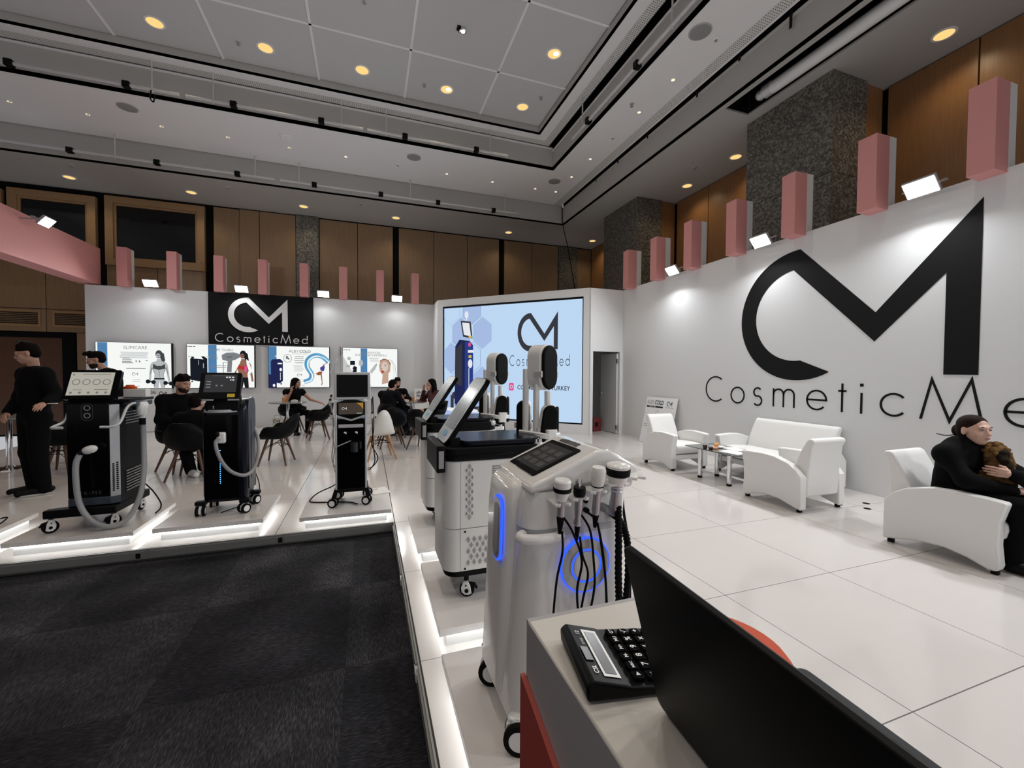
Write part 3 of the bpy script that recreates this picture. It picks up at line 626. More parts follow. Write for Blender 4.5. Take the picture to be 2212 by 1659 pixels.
# door to the store room, standing open
d = structure(bx('door_1', 'wall_trim', 5.745, 5.785, 8.79, 9.52, .012, 1.965))
MB().lathe([(.001, 0), (.02, 0), (.012, .02), (.03, .035), (.03, .055), (.001, .065)], 16, T(5.745, 9.46, .97, 0, R(-90))).build('knob', 'steel', d, world=True)
for z in (1.78, .16): bx('hinge', 'steel', 5.735, 5.79, 8.755, 8.80, z-.05, z+.05, d)
structure(bx('wall_store', 'wall', 3.2, RX, 10.9, 10.95, 0, WH_)); structure(MB().prism([(5.25, 8.82), (RX, 8.82), (RX, 10.9), (3.2, 10.9)], 2.35, 2.40).build('ceiling_light_block', 'ceil_s', smooth=False))  # unseen roof added to keep the store room dark
def carton(name, label, x, y, w_, dp, h, m, rz=0, z=0):
    t = thing(name, label, 'box', (x, y, z), rz)
    MB().box(-w_/2, w_/2, -dp/2, dp/2, 0, h).build('carton', m, t, .004); MB().box(-w_/2-.001, w_/2+.001, -.025, .025, h-.06, h+.001).build('tape', 'card', t); MB().box(-w_*.25, w_*.1, -dp/2-.002, -dp/2, h*.35, h*.7).build('box_label', 'print', t)
carton('storage_carton', 'dark red carton on the store room floor beside the open door', 5.50, 9.45, .26, .3, .34, 'red2', .2)
carton('storage_carton', 'brown carton behind the red one in the store room', 5.24, 9.78, .28, .28, .30, 'card', .1)
carton('storage_carton', 'black carton at the left edge of the store room doorway', 5.22, 9.35, .22, .25, .14, 'bplast', 0)
carton('storage_carton', 'olive green carton stacked at the back of the store room', 5.22, 10.1, .26, .3, .55, mat('olive card', (.10, .11, .05), .7), 0)

# ---- pink beam on the left
b = thing('pink_beam', 'deep dusty pink beam entering from the left edge above the white back wall', 'beam', (-6.2, 8, 3.5))
bx('beam', 'pink', -6.40, -6.0, 3.9, 12.66, 3.52, 4.37, b); bx('beam_post', 'pink', -6.40, -6.0, 3.9, 4.3, 0, 3.52, b)

# ---- pink and white fins along the wall tops
for k in range(8):
    x = -5.56 + k*.967
    t = thing('wall_fin', 'upright pink block with grey back on the back wall top, %s from the left' % ORD[k], 'fin', (x+.1, BY-.1, 3.48), 0, 'pink fins on the back wall')
    bx('fin_front', 'pink', x, x+.2, BY-.2, BY+.005, 3.475, 4.385-.008*k, t); bx('fin_back', 'wall_trim', x, x+.2, BY+.005, BY+.13, 3.492, 4.385-.008*k, t)
for k in range(7):
    y = 2.50 + k*.985
    t = thing('wall_fin', 'upright pink block with white back on the right wall top, %s from the near end' % ORD[k], 'fin', (RX-.1, y-.1, 3.45), 0, 'pink fins on the right wall')
    bx('fin_front', 'pink', RX-.225, RX+.002, y-.2, y, 3.445, 4.31, t); bx('fin_back', 'wall_trim', RX+.002, RX+.125, y-.2, y, 3.492, 4.31, t)

# ---- LED floodlights on arms
def flood(label, loc, rz, arm, pw=1.):
    t = thing('floodlight', label, 'floodlight', loc, rz, 'white floodlights on the stand walls')       # local -y points into the stand
    X = T(0, 0, 0, R(-50))
    MB().box(-.15, .15, -.10, .10, 0, .035, X).build('housing', 'gplast', t, .006)
    f = MB()
    for i in range(9): f.box(-.13+i*.031, -.123+i*.031, -.09, .09, .035, .055, X)
    f.build('heat_sink', 'gplast', t, smooth=False)
    MB().box(-.135, .135, -.085, .085, -.004, 0, X).build('lens', 'e_lens', t, smooth=False)
    MB().tube([(-.16, 0, .0), (-.16, .1, .05), (-.16, .14, .05)], .008, 6).tube([(.16, 0, 0), (.16, .1, .05), (.16, .14, .05)], .008, 6).tube([(-.16, .14, .05), (.16, .14, .05)], .008, 6).build('bracket', 'gplast', t)
    MB().tube([(0, .14, .05), (0, arm, .03)], .014, 8).build('arm', 'gplast', t)
    l = bpy.data.lights.new('lamp', 'AREA'); l.shape = 'RECTANGLE'; l.size = .26; l.size_y = .16; l.energy = FLOOD_W*pw; l.color = (.96, .98, 1.0); l.spread = R(165)
    o = bpy.data.objects.new('lamp', l); C.objects.link(o); o.parent = t; o.location = X @ Vector((0, 0, -.012)); o.rotation_euler = (R(-50), 0, 0)
for k, x in enumerate((-4.92, -3.03, -1.12, .80)): flood('glaring white floodlight above the back wall, %s from the left' % ORD[k], (x, 12.36, 3.57), 0, .20, .3)
for k, y in enumerate((6.77, 4.82, 2.87, .9, -1.0)): flood('glaring white floodlight above the right wall, ' + ['farthest', 'middle', 'nearest in the photo', 'just beyond the right edge of the photo', 'well beyond the right edge of the photo'][k], (5.66, y, 3.50), R(-90), .20)
flood('glaring white floodlight fixed to the pink beam', (-5.62, 10.23, 4.22), R(90), .4, .5)

# ---- black sign with white monogram
sg = thing('black_sign', 'black panel with white monogram and CosmeticMed lettering on the back wall', 'sign', (-2.59, BY, 2.17))
bx('panel', 'print', -3.795, -1.385, BY-.05, BY-.001, 2.175, 3.487, sg)
F1 = Frame((-3.795, BY-.05, 2.175), (1, 0, 0), (0, 0, 1))
logo(F1, .43, .315, .90, 'print_w', sg, .012); word(F1, .15, .055, .212, 'print_w', sg, .09, .010)

# ---- huge monogram and lettering on the right wall
FW = Frame((RX, 6.053, 0), (0, -1, 0), (0, 0, 1))
wl = thing('wall_monogram', 'giant flat black monogram applied to the white right wall', 'logo', (RX, 4, 1.4)); logo(FW, .743, 1.39, 1.89, 'print', wl, .004)
wt = thing('wall_lettering', 'widely spaced thin black CosmeticMed letters under the giant monogram', 'lettering', (RX, 4, .98)); word(FW, 0, .985, .452, 'print', wt, .055, .004)

# ---- four backlit posters
M['e_pdgrey'] = emat('backlit dark grey print', (.085, .09, .095), .8)
def poster(label, x0):
    t = thing('lightbox_poster', label, 'poster', (x0+.74, BY, 1.05), 0, 'backlit posters on the back wall')
    bx('box', 'bplast', x0, x0+1.48, BY-.10, BY-.001, 1.045, 2.155, t); bx('film', 'e_white', x0+.012, x0+1.468, BY-.106, BY-.1, 1.055, 2.145, t)
    return t, Frame((x0, BY-.106, 1.05), (1, 0, 0), (0, 0, 1))
def lines(f, t, a0, a1, b1, n, gap, m='e_plgrey', h=.012):
    f.shape('small_print', [rectp(a0+random.uniform(0, .04), a1-random.uniform(0, .06), b1-i*gap, b1-i*gap+h) for i in range(n)], m, t, .002)
def woman_fig(f, t, cx, b0, sc_, skin, top, bottom, hair):
    g = lambda l: [(cx+a*sc_, b0+b*sc_) for a, b in l]
    f.shape('pictured_hair', [g(circ(.0, 1.0, .085, 18, .12)), g([(.02, 1.1), (.12, 1.02), (.15, .82), (.09, .72), (.03, .9)])], hair, t, .002)
    f.shape('pictured_figure', [g([(-.05, .86), (.05, .86), (.055, .80), (.17, .76), (.17, .60), (.11, .42), (.12, .30), (-.12, .30), (-.11, .42), (-.17, .60), (-.17, .76), (-.055, .80)]),
        g([(-.17, .76), (-.21, .68), (-.235, .45), (-.25, .22), (-.20, .20), (-.185, .42), (-.15, .62)]), g([(.17, .76), (.21, .68), (.235, .45), (.27, .2), (.22, .18), (.185, .42), (.15, .62)]),
        g([(-.13, .30), (-.14, .08), (-.12, 0), (-.02, 0), (-.005, .2), (.005, .2), (.04, 0), (.14, 0), (.14, .1), (.13, .30)]), g(circ(-.02, .95, .055, 16, .075))], skin, t, .003)
    f.shape('pictured_top', [g([(-.14, .72), (-.06, .66), (.06, .66), (.14, .72), (.15, .58), (.0, .54), (-.15, .58)])], top, t, .004)
    f.shape('pictured_shorts', [g([(-.12, .30), (.12, .30), (.125, .26), (-.125, .26)])] if bottom == 'line' else [g([(-.12, .31), (.12, .31), (.14, 0), (.05, 0), (.01, .18), (-.02, .0), (-.12, 0)])], 'e_pdark', t, .004)
    for q_ in ([(-.17, .60), (-.11, .42), (-.12, .30), (-.10, .42), (-.14, .58)], [(.17, .60), (.11, .42), (.12, .30), (.10, .42), (.14, .58)], [(-.008, .52), (.008, .52), (.005, .34), (-.005, .34)], [(-.185, .62), (-.165, .60), (-.21, .40), (-.222, .42)], [(.185, .62), (.165, .60), (.21, .40), (.222, .42)], [(-.13, .2), (-.10, .2), (-.11, .05), (-.125, .05)], [(.13, .2), (.10, .2), (.11, .05), (.125, .05)]): f.shape('pictured_shade', [g(q_)], 'e_pgrey' if skin == 'e_plgrey' else 'e_pskin2', t, .0035)
    f.shape('pictured_face_shade', [g([(-.05, .97), (.02, .97), (.02, .955), (-.05, .955)]), g([(-.035, .905), (.01, .905), (.01, .895), (-.035, .895)])], 'e_pdark', t, .004)
def dumb(f, t, cx, b): f.shape('pictured_dumbbell', [circ(cx-.05, b, .045, 14, .05), circ(cx+.06, b-.015, .045, 14, .05), rectp(cx-.05, cx+.06, b-.02, b+.015)], 'e_pdark', t, .005)
def mini_machine(f, t, a, b, w_, h, navy='e_pdark'):
    f.shape('pictured_machine', [[(a, b+.08*h), (a+w_*.75, b), (a+w_, b+.1*h), (a+w_, b+.82*h), (a+w_*.8, b+.9*h), (a+w_*.1, b+.88*h), (a, b+.8*h)], circ(a+w_*.1, b+.02, .02, 10), circ(a+w_*.85, b-.01, .02, 10)], navy, t, .003)
t, f = poster('lit poster titled SLIMCARE with a woman holding dumbbells', -6.03)
f.shape('blue_band', [rectp(.045, .228, .0, 1.09)], 'e_pblue', t, .001); f.text('title', 'SLIMCARE', .105, .53, .945, 'e_pgrey', t, width=.46)
lines(f, t, .46, 1.02, .86, 6, .026); lines(f, t, .50, .70, .72, 2, .03, 'e_pgrey'); lines(f, t, .48, .74, .64, 2, .035, 'e_pgrey', .02); lines(f, t, .54, .96, .47, 1, .03, 'e_pgrey', .016)
f.shape('icons', [circ(.775, .655, .012, 8, .03), circ(.84, .65, .016, 8, .026), circ(.98, .67, .022, 10, .012)], 'e_pgrey', t, .002)
logo(f, .69, .31, .075, 'e_pgrey', t, .002); lines(f, t, .68, .86, .2, 2, .04); f.text('print', 'JPG', .05, .77, .03, 'e_pgrey', t)
woman_fig(f, t, 1.225, 0.0, .83, 'e_plgrey', 'e_pdgrey', 'line', 'e_pdgrey'); dumb(f, t, 1.05, .165); dumb(f, t, 1.40, .13)
t, f = poster('lit poster titled SLIM THIN with a black machine and a woman in red', -4.25)
f.shape('blue_band', [rectp(.46, .64, 0, 1.09)], 'e_pblue', t, .001); f.text('title', 'SLIM THIN', .10, .51, .93, 'e_pgrey', t, width=.47); lines(f, t, .50, .70, .82, 3, .045, 'e_pgrey'); lines(f, t, .50, .86, .56, 2, .045, 'e_pgrey')
f.shape('small_print', [rectp(.02, .05, 1.03, 1.045), rectp(.06, .12, 1.03, 1.045), rectp(.14, .19, 1.03, 1.045)], 'e_pdark', t, .002)
mini_machine(f, t, .08, .15, .36, .72); f.shape('pictured_handles', [rectp(.04, .12, .78, .80), rectp(.42, .48, .78, .80), rectp(.35, .365, .5, .62), rectp(.25, .262, .58, .70)], 'e_plgrey', t, .005); f.shape('pictured_deck', [[(.15, .74), (.36, .72), (.30, .80), (.18, .81)]], 'e_white', t, .005)
f.shape('pictured_handpiece', [[(.76, .72), (.75, .84), (.86, .90), (1.02, .91), (1.16, .86), (1.17, .80), (1.05, .72), (.98, .70), (.96, .4), (.86, .4), (.88, .68)]], 'e_pgrey', t, .002); f.shape('pictured_handpiece_frame', [rectp(.77, .795, .38, .66), rectp(.795, .88, .64, .66)], 'e_plgrey', t, .002); f.text('handpiece_mark', 'SLIM', .06, .86, .77, 'e_pdark', t)
woman_fig(f, t, 1.22, 0, .86, 'e_pskin2', 'e_pred', 'trousers', 'e_pdark')
f.shape('pictured_towel', [[(1.12, .74), (1.16, .66), (1.02, .38), (.97, .42), (1.04, .62)], [(1.29, .74), (1.34, .7), (1.43, .42), (1.37, .36), (1.30, .6)]], 'e_white', t, .006); f.shape('pictured_bottle', [rectp(1.25, 1.30, .42, .56)], 'e_pink', t, .007)
t, f = poster('lit poster titled ALBYCOLD with a dancer trailing a blue veil', -2.46)
f.shape('blue_band', [rectp(.01, .195, 0, 1.09)], 'e_pblue', t, .001); f.shape('navy_band', [rectp(.01, .195, 0, .35)], 'e_scrnavy', t, .0015)
mini_machine(f, t, .06, .11, .28, .72, 'e_scrnavy'); f.shape('pictured_monitor', [[(.15, .84), (.30, .74), (.32, .77), (.27, .85)], circ(.23, .90, .016, 10, .03), rectp(.22, .32, .62, .655), circ(.29, .48, .03, 12, .045), rectp(.275, .285, .2, .4), circ(.13, .06, .03, 10, .04)], 'e_white', t, .005)
f.shape('badge_ring', ribbon(circ(.455, .78, .095, 26, .105), .008, True), 'e_pdark', t, .002); f.shape('badge_mark', [circ(.44, .8, .03, 10, .05), circ(.48, .77, .02, 10, .03)], 'e_pgrey', t, .002)
f.text('title', 'ALBY', .10, .48, .935, 'e_pgrey', t, width=.24); f.text('title', 'COLD', .10, .735, .935, 'e_pdark', t, width=.27, bold=.008); f.text('subtitle', 'DIODE LASER', .05, .56, .885, 'e_plgrey', t, width=.38); lines(f, t, .60, .87, .82, 4, .055, 'e_pgrey', .016); lines(f, t, .58, .85, .58, 5, .035)
logo(f, .675, .30, .08, 'e_pgrey', t, .002); f.shape('small_mark', ribbon(circ(.745, .2, .025, 14), .008, True), 'e_pgrey', t, .002)
veil = spline([(.85, .15, 0), (1.0, .22, 0), (1.03, .36, 0), (.93, .55, 0), (.93, .72, 0), (1.04, .84, 0), (1.18, .87, 0), (1.32, .82, 0), (1.46, .69, 0)], 5)
f.shape('pictured_veil', ribbon([(a, b_) for a, b_, _ in veil], .125), 'e_pcyan', t, .002); f.shape('pictured_veil_fold', ribbon([(a+.02, b_-.02) for a, b_, _ in veil], .035), 'e_white', t, .003); f.shape('pictured_veil_fold', ribbon([(a-.03, b_+.015) for a, b_, _ in veil], .02), 'e_pblue', t, .003)
f.shape('pictured_dancer', [[(1.25, .35), (1.285, .35), (1.295, .2), (1.305, .1), (1.27, .055), (1.26, .07), (1.285, .12), (1.265, .25)], [(1.34, .62), (1.36, .62), (1.40, .68), (1.47, .69), (1.40, .66)], circ(1.33, .60, .02, 10, .03)], 'e_pskin2', t, .004)
f.shape('pictured_skirt', [[(1.12, .37), (1.22, .43), (1.30, .44), (1.28, .35), (1.20, .33)]], 'e_porange', t, .005); f.shape('pictured_bodice', [[(1.25, .46), (1.24, .54), (1.30, .58), (1.36, .58), (1.35, .50), (1.33, .44)]], 'e_pviolet', t, .005); f.text('print', 'JPG', .05, .79, .035, 'e_pgrey', t)
t, f = poster('lit poster titled HYDRAFACIAL SUNSHINE with a close-up face', -.655)
f.shape('blue_band', [rectp(.475, .65, .0, 1.09)], 'e_pblue', t, .001); f.text('title', 'HYDRAFACIAL', .085, .49, .945, 'e_pgrey', t, width=.52); f.text('title', 'SUNSHINE KAMERALI', .085, .33, .875, 'e_pgrey', t, width=.84); lines(f, t, .69, .98, .82, 4, .03)
f.shape('small_print', [rectp(.03, .06, 1.03, 1.045), rectp(.08, .13, 1.03, 1.045), rectp(.15, .2, 1.03, 1.045)], 'e_pdark', t, .002)
f.shape('pictured_machine', [rectp(.20, .325, .62, .735), [(.26, .52), (.36, .4), (.38, .56), (.30, .6)], rectp(.265, .37, .38, .48)], 'e_pdark', t, .003); [f.shape('pictured_machine_arm', [q_], 'e_plgrey', t, .002) for q_ in (circ(.17, .8, .05, 14, .05), circ(.48, .68, .06, 16, .09), rectp(.1, .2, .56, .62))]
f.shape('pictured_scarf', [[(1.0, .72), (1.06, .80), (1.2, .83), (1.34, .78), (1.44, .62), (1.46, .2), (1.2, .05), (1.0, .1), (1.05, .4)]], 'e_white', t, .002); f.shape('pictured_scarf_fold', ribbon([(1.30, .78), (1.40, .62), (1.44, .35), (1.43, .1)], .015)+ribbon([(1.25, .80), (1.34, .66), (1.38, .4), (1.36, .12)], .01), 'e_plgrey', t, .003)
f.shape('pictured_face', [[(.97, .60), (.99, .74), (1.10, .80), (1.22, .76), (1.28, .64), (1.27, .45), (1.18, .33), (1.10, .32), (1.03, .38), (.98, .48)], [(1.06, .34), (1.22, .40), (1.22, .12), (1.04, .08)]], 'e_pskin', t, .004)
f.shape('pictured_highlight', [circ(1.12, .58, .09, 16, .14)], emat('backlit pale skin print', (.88, .74, .66), .9), t, .005); f.shape('pictured_hairband', ribbon([(.99, .74), (1.10, .80), (1.22, .76), (1.28, .64)], .03), 'e_pskin2', t, .006)
f.shape('pictured_lips', [circ(1.065, .44, .045, 16, .03)], 'e_pred', t, .006); f.shape('pictured_eyes', [circ(1.0, .60, .02, 12, .012), circ(1.14, .61, .03, 12, .014), rectp(1.10, 1.18, .645, .655)], 'e_pgrey', t, .006); f.shape('pictured_nose', [circ(1.045, .52, .018, 10, .01)], 'e_pskin2', t, .006); f.shape('pictured_hand', [[(.72, .45), (.84, .62), (.90, .68), (.92, .64), (.86, .5), (.76, .38)], circ(1.2, .52, .05, 12, .03)], 'e_plgrey', t, .003); f.text('print', 'JPG', .05, .69, .03, 'e_pgrey', t)

# ---- lit display platforms
def platform(label, x0, x1, y0, y1):
    t = thing('display_platform', label, 'platform', ((x0+x1)/2, (y0+y1)/2, 0), 0, 'underlit white display platforms')
    bx('top_slab', 'lamtop', x0, x1, y0, y1, .082, .12, t, .002); bx('plinth', 'lamwhite', x0+.045, x1-.045, y0+.045, y1-.045, 0, .082, t)
    m = MB(); e = .012
    m.box(x0+.045-e, x1-.045+e, y0+.045-e, y0+.045-.002, .068, .0815); m.box(x0+.045-e, x1-.045+e, y1-.045+.002, y1-.045+e, .068, .0815)
    m.box(x0+.045-e, x0+.045-.002, y0+.045, y1-.045, .068, .0815); m.box(x1-.045+.002, x1-.045+e, y0+.045, y1-.045, .068, .0815)
    m.build('led_strip', 'e_led', t, smooth=False, world=True)
platform('underlit white platform cut by the left edge, with a power strip on it', -3.79, -2.955, 4.345, 5.18)
platform('underlit white platform under the tall black machine with the lit tablet', -2.70, -1.868, 4.328, 5.16)
platform('underlit white platform under the black machine with blue lights', -1.742, -.91, 4.335, 5.15)
platform('underlit white platform under the slim black column machine', -.600, .222, 4.252, 5.06)
platform('underlit white platform under the farther white machine with paddles', .36, 1.18, 3.217, 4.04)
platform('underlit white platform under the nearer white machine with paddles', .352, 1.17, 2.155, 2.97)
platform('underlit white platform under the white machine with the blue ring', .332, 1.15, 1.14, 1.965)

# ================================================================== MACHINES
PZ = .12
def caster(par, x, y, top, r=.042, rz=0., white=True, z0=PZ):
    # stem and fork, twin tyres, hubs; the wheel axle lies along local x
    X = T(x, y, z0, 0, 0, rz)
    k = MB(); k.tube([(0, .012, r*1.1), (0, .018, top-z0)], [.016, .012], 10, X=X)
    k.prism([(-.02+.03, r*.9), (.045, r*1.0), (.04, r*1.7), (-.005, r*2.15), (-.04, r*1.5), (-.045, r*.7), (-.03, r*.4)], -.011, .011, 'yz', X)
    o = k.build('caster', 'wplast_m' if white else 'silver_l', par, .004, world=True)
    for s_ in (-1, 1):
        W = X @ T(s_*.026, -.008, r, 0, R(90))
        MB().lathe([(r*.62, -.011), (r*.97, -.011), (r, -.006), (r, .006), (r*.97, .011), (r*.62, .011)], 24, W).build('tyre', 'brub', o, world=True)
        MB().lathe([(.001, -.013), (r*.64, -.012), (r*.64, .012), (.001, .013)], 20, W).build('hub', 'wplast_m', o, world=True)
    return o
def caster_disc(par, x, y, top, r=.045, rz=0., z0=PZ):
    # medical castor: curved white shell on both sides of one wheel, black axle cap, brake lever
    X = T(x, y, z0, 0, 0, rz)
    shell = [(-.030, r*.55), (-.012, r*.35), (.012, r*.38), (.030, r*.7), (.034, r*1.3), (.022, r*2.1), (-.010, r*2.2), (-.022, r*1.6)]
    k = MB()
    for s_ in (-1, 1): k.prism(shell, s_*.018-.004, s_*.018+.004, 'yz', X)
    k.prism([(-.010, r*2.0), (.022, r*1.9), (.022, r*2.2), (-.010, r*2.25)], -.02, .02, 'yz', X)
    o = k.build('caster', 'wplast_m', par, .004, world=True)
    MB().lathe([(.001, -.012), (r*.9, -.012), (r, -.007), (r, .007), (r*.9, .012), (.001, .012)], 24, X @ T(0, 0, r, 0, R(90))).build('tyre', 'brub', o, world=True)
    for s_ in (-1, 1):
        MB().lathe([(.001, -.002), (.012, -.002), (.012, .002), (.001, .002)], 14, X @ T(s_*.0235, 0, r*.95, 0, R(90))).build('axle_cap', 'bplast', o, world=True)
        MB().lathe([(.001, -.002), (.005, -.002), (.005, .002), (.001, .002)], 10, X @ T(s_*.0235, .004, r*1.65, 0, R(90))).build('screw', 'bplast', o, world=True)
    MB().tube([(0, .004, r*2.1), (0, .004, top-z0)], .016, 10, X=X).build('stem', 'bplast', o, world=True)
    MB().prism([(-.022, r*1.9), (-.05, r*1.75), (-.066, r*1.2), (-.056, r*1.1), (-.04, r*1.5), (-.022, r*1.5)], -.012, .012, 'yz', X).build('brake_lever', 'bplast', o, .002, world=True)
    return o

# ---- A: tall black machine with a lit white tablet
t = thing('laser_machine', 'tall black machine with lit white tablet and grey looping hose, at the left', 'beauty machine', (-2.25, 4.72, PZ))
body = [(-2.38, 4.505), (-2.095, 4.505), (-2.045, 4.54), (-2.035, 4.95), (-2.38, 4.95)]
MB().prism(body, .315, 1.20).build('body', 'bplast', t, .006, world=True)
fp = MB().box(-2.375, -2.095, 4.492, 4.505, .40, 1.19).build('front_panel', 'bgloss', t, .004, world=True)
MB().prism([(-2.375, 4.492), (-2.09, 4.492), (-2.04, 4.535), (-2.05, 4.56), (-2.375, 4.56)], .325, .39).build('chin', 'slate', t, .004, world=True)
FC = Frame((-2.092, 4.494, .36), (.055, .047, 0), (0, 0, 1))
FC.shape('silver_strip', [rectp(0, .066, .03, .82)], 'silver', t, .006)
hv = []
for j in range(14):
    for i in range(2): hv.append([(.02+i*.026+.009*math.cos(R(60*k)), .08+j*.0175+(.009 if i else 0)+.008*math.sin(R(60*k))) for k in range(6)])
FC.shape('honeycomb_vent', hv, 'bplast', t, .0075, .006)['kind'] = 'stuff'
FA = Frame((-2.375, 4.492, .33), (1, 0, 0), (0, 0, 1))
FA.shape('badge', ribbon(rrect(.10, .175, .72, .86, .03), .004, True), 'dimmark', t, .003); FA.shape('badge_rings', ribbon(circ(.1375, .825, .02, 20), .006, True)+ribbon(circ(.1375, .76, .02, 20), .006, True), 'gplast', t, .003)
FA.text('name_mark', 'PRIME', .045, .075, .085, 'dimmark', t, .003, space=1.35)
MB().box(-2.40, -1.96, 4.52, 4.96, 1.20, 1.225).build('top_tray', 'bplast', t, .006, world=True)
MB().box(-2.06, -1.945, 4.60, 4.90, 1.155, 1.205).build('holder_arm', 'slate', t, .012, world=True)
lv = MB()
for k in range(5): lv.box(-2.036, -2.030, 4.62, 4.90, 1.0+k*.025, 1.008+k*.025)
for k in range(8): lv.box(-2.036, -2.030, 4.62, 4.88, .40+k*.025, .408+k*.025)
lv.build('side_louvres', 'gplast', t, smooth=False, world=True)['kind'] = 'stuff'
FT = Frame((-2.385, 4.452, 1.232), (1, 0, 0), (0, .115, .25))
tb = MB(); FT.slab(tb, rrect(0, .36, 0, .268, .016), -.032, 0); tab = tb.build('tablet', 'bgloss', t, world=True)
FT.shape('display', [rectp(.022, .315, .035, .245)], 'e_tab', tab, .001)
for k in range(4): FT.shape('ring_icon', ribbon(circ(.068+k*.068, .155, .024, 22), .006, True), 'e_tabring', tab, .002)
[FT.shape('menu_icon', [q_], 'e_tabring', tab, .002) for q_ in [circ(.05+k*.058, .058, .010, 12) for k in range(5)]+[rectp(.10, .29, .225, .229), rectp(.06, .12, .082, .086), rectp(.2, .29, .082, .088), circ(.042, .222, .007, 8)]]
MB().box(-2.26, -2.14, 4.53, 4.60, 1.22, 1.36).build('tablet_stand', 'bplast', t, .01, world=True)
hr = MB().tube(spline([(-2.11, 4.40, 1.0), (-2.03, 4.415, 1.0), (-1.995, 4.45, 1.035), (-1.98, 4.51, 1.14), (-1.965, 4.56, 1.18), (-1.955, 4.66, 1.185)]), .011, 10).build('side_handle', 'silver_l', t, world=True)
MB().tube(spline([(-2.36, 4.42, 1.0), (-2.43, 4.425, 1.0), (-2.435, 4.46, 1.01), (-2.40, 4.52, 1.045), (-2.395, 4.56, 1.12)]), .011, 10).build('side_handle', 'silver_l', t, world=True)
MB().ball((0, 0, 0), (.055, .034, .036), 16, T(-2.195, 4.43, .81, 0, R(-18))).build('handpiece', 'wplast', t, world=True)
MB().tube([(-2.235, 4.43, .80), (-2.26, 4.425, .775)], [.022, .024], 12).build('handpiece_collar', 'bnavy', t, world=True)
MB().tube(spline([(-2.255, 4.425, .78), (-2.275, 4.41, .70), (-2.272, 4.40, .56), (-2.255, 4.40, .38), (-2.20, 4.40, .25), (-2.12, 4.42, .165), (-2.03, 4.46, .145), (-1.965, 4.52, .21), (-1.93, 4.60, .36), (-1.925, 4.66, .56), (-1.94, 4.70, .80), (-1.95, 4.72, 1.0)], 8), .021, 12).build('hose', 'ghose', t, world=True)
hg = MB().loft([[(-1.95+a*sx, 4.71+b*sy, z) for a, b in circ(0, 0, 1, 16)] for z, sx, sy in ((1.03, .022, .022), (1.06, .024, .026), (1.075, .034, .05), (1.13, .042, .062), (1.17, .042, .06), (1.19, .03, .045))]).build('holstered_handpiece', 'wplast', t, world=True)
MB().box(-2.0, -1.97, 4.655, 4.66, 1.12, 1.16).build('handpiece_display', 'bgloss', hg, world=True)
MB().tube([(-1.95, 4.71, .98), (-1.95, 4.71, 1.04)], .024, 12).build('hose_collar', 'bplast', hg, world=True)
bs = MB().prism([(-2.52, 4.45), (-2.05, 4.47), (-2.03, 5.03), (-2.10, 5.03), (-2.12, 4.90), (-2.40, 4.90), (-2.45, 5.0), (-2.50, 5.0), (-2.47, 4.85), (-2.40, 4.56), (-2.52, 4.52)], .245, .315).build('base_frame', 'bplast', t, .01, world=True)
for x, y, a in ((-2.49, 4.49, 20), (-2.085, 4.52, 25), (-2.09, 4.99, 60), (-2.46, 4.96, -30)): caster_disc(t, x, y, .25, .052, R(a-75))
MB().tube(spline([(-2.04, 4.93, .40), (-1.98, 4.96, .30), (-1.93, 4.98, .18), (-1.92, 4.95, .128), (-1.90, 4.8, .128)]), .006, 6).build('power_cable', 'brub', t, world=True)
c = thing('carton_pack', 'small white carton on the tray behind the lit tablet', 'box', (-2.05, 4.86, 1.226))
MB().box(-.085, .085, -.045, .045, 0, .075).build('carton', 'paper', c, .003); MB().box(-.0855, -.083, -.03, .03, .01, .06).build('carton_label', 'print_g', c)
c = thing('orange_cup_pack', 'crumpled orange wrapper on top of the small white carton', 'wrapper', (-2.10, 4.86, 1.30))
MB().loft([[(a*sx, b*sx*.7, z) for a, b in circ(0, 0, 1, 9)] for z, sx in ((0, .05), (.018, .055), (.03, .035), (.04, .03))]).build('wrapper', 'orange', c)

# ---- B: black machine with blue running lights
t = thing('laser_machine', 'black machine with a column of blue lights and a yellow sticker on its monitor', 'beauty machine', (-1.28, 4.75, PZ))
MB().loft([[(x, y, z) for x, y in rrect(-1.465+e, -1.10-e*.6, 4.60+e2, 4.92, .05, 4)] for z, e, e2 in ((.235, .01, .01), (.30, .0, 0), (1.10, .0, 0), (1.17, .012, .02), (1.20, .03, .06))]).build('body', 'bnavy', t, world=True)
MB().prism([(-1.445, 4.597), (-1.17, 4.597), (-1.145, 4.615), (-1.145, 4.63), (-1.445, 4.63)], .26, 1.06).build('front_panel', 'bgloss', t, .003, world=True)
sd = MB().prism([(4.66, .33), (4.91, .30), (4.91, 1.12), (4.87, 1.20), (4.78, 1.225), (4.68, 1.20), (4.655, 1.12)], -1.104, -1.090, 'yz').build('side_panel', 'slate', t, .006, world=True)
MB().prism([(4.72, .42), (4.74, .42), (4.74, 1.0), (4.72, 1.0)], -1.0905, -1.0885, 'yz').build('side_groove', 'bplast', sd, smooth=False, world=True)
MB().prism([(4.56, 1.10), (4.72, 1.10), (4.66, 1.25), (4.58, 1.25)], -1.42, -1.15, 'yz').build('console', 'bplast', t, .012, world=True)
FB = Frame((-1.448, 4.478, 1.222), (1, 0, 0), (0, .095, .235))
tb = MB(); FB.slab(tb, rrect(0, .325, 0, .255, .018), -.035, 0); tab = tb.build('monitor', 'bplast', t, world=True)
FB.shape('display', [rectp(.035, .29, .062, .235)], 'e_tabdark', tab, .001); FB.shape('display_readout', [rectp(.20, .215, .20, .215), rectp(.222, .24, .20, .215), rectp(.248, .265, .20, .215), rectp(.235, .245, .175, .19), rectp(.252, .268, .175, .19)], 'e_tabtxt', tab, .002)
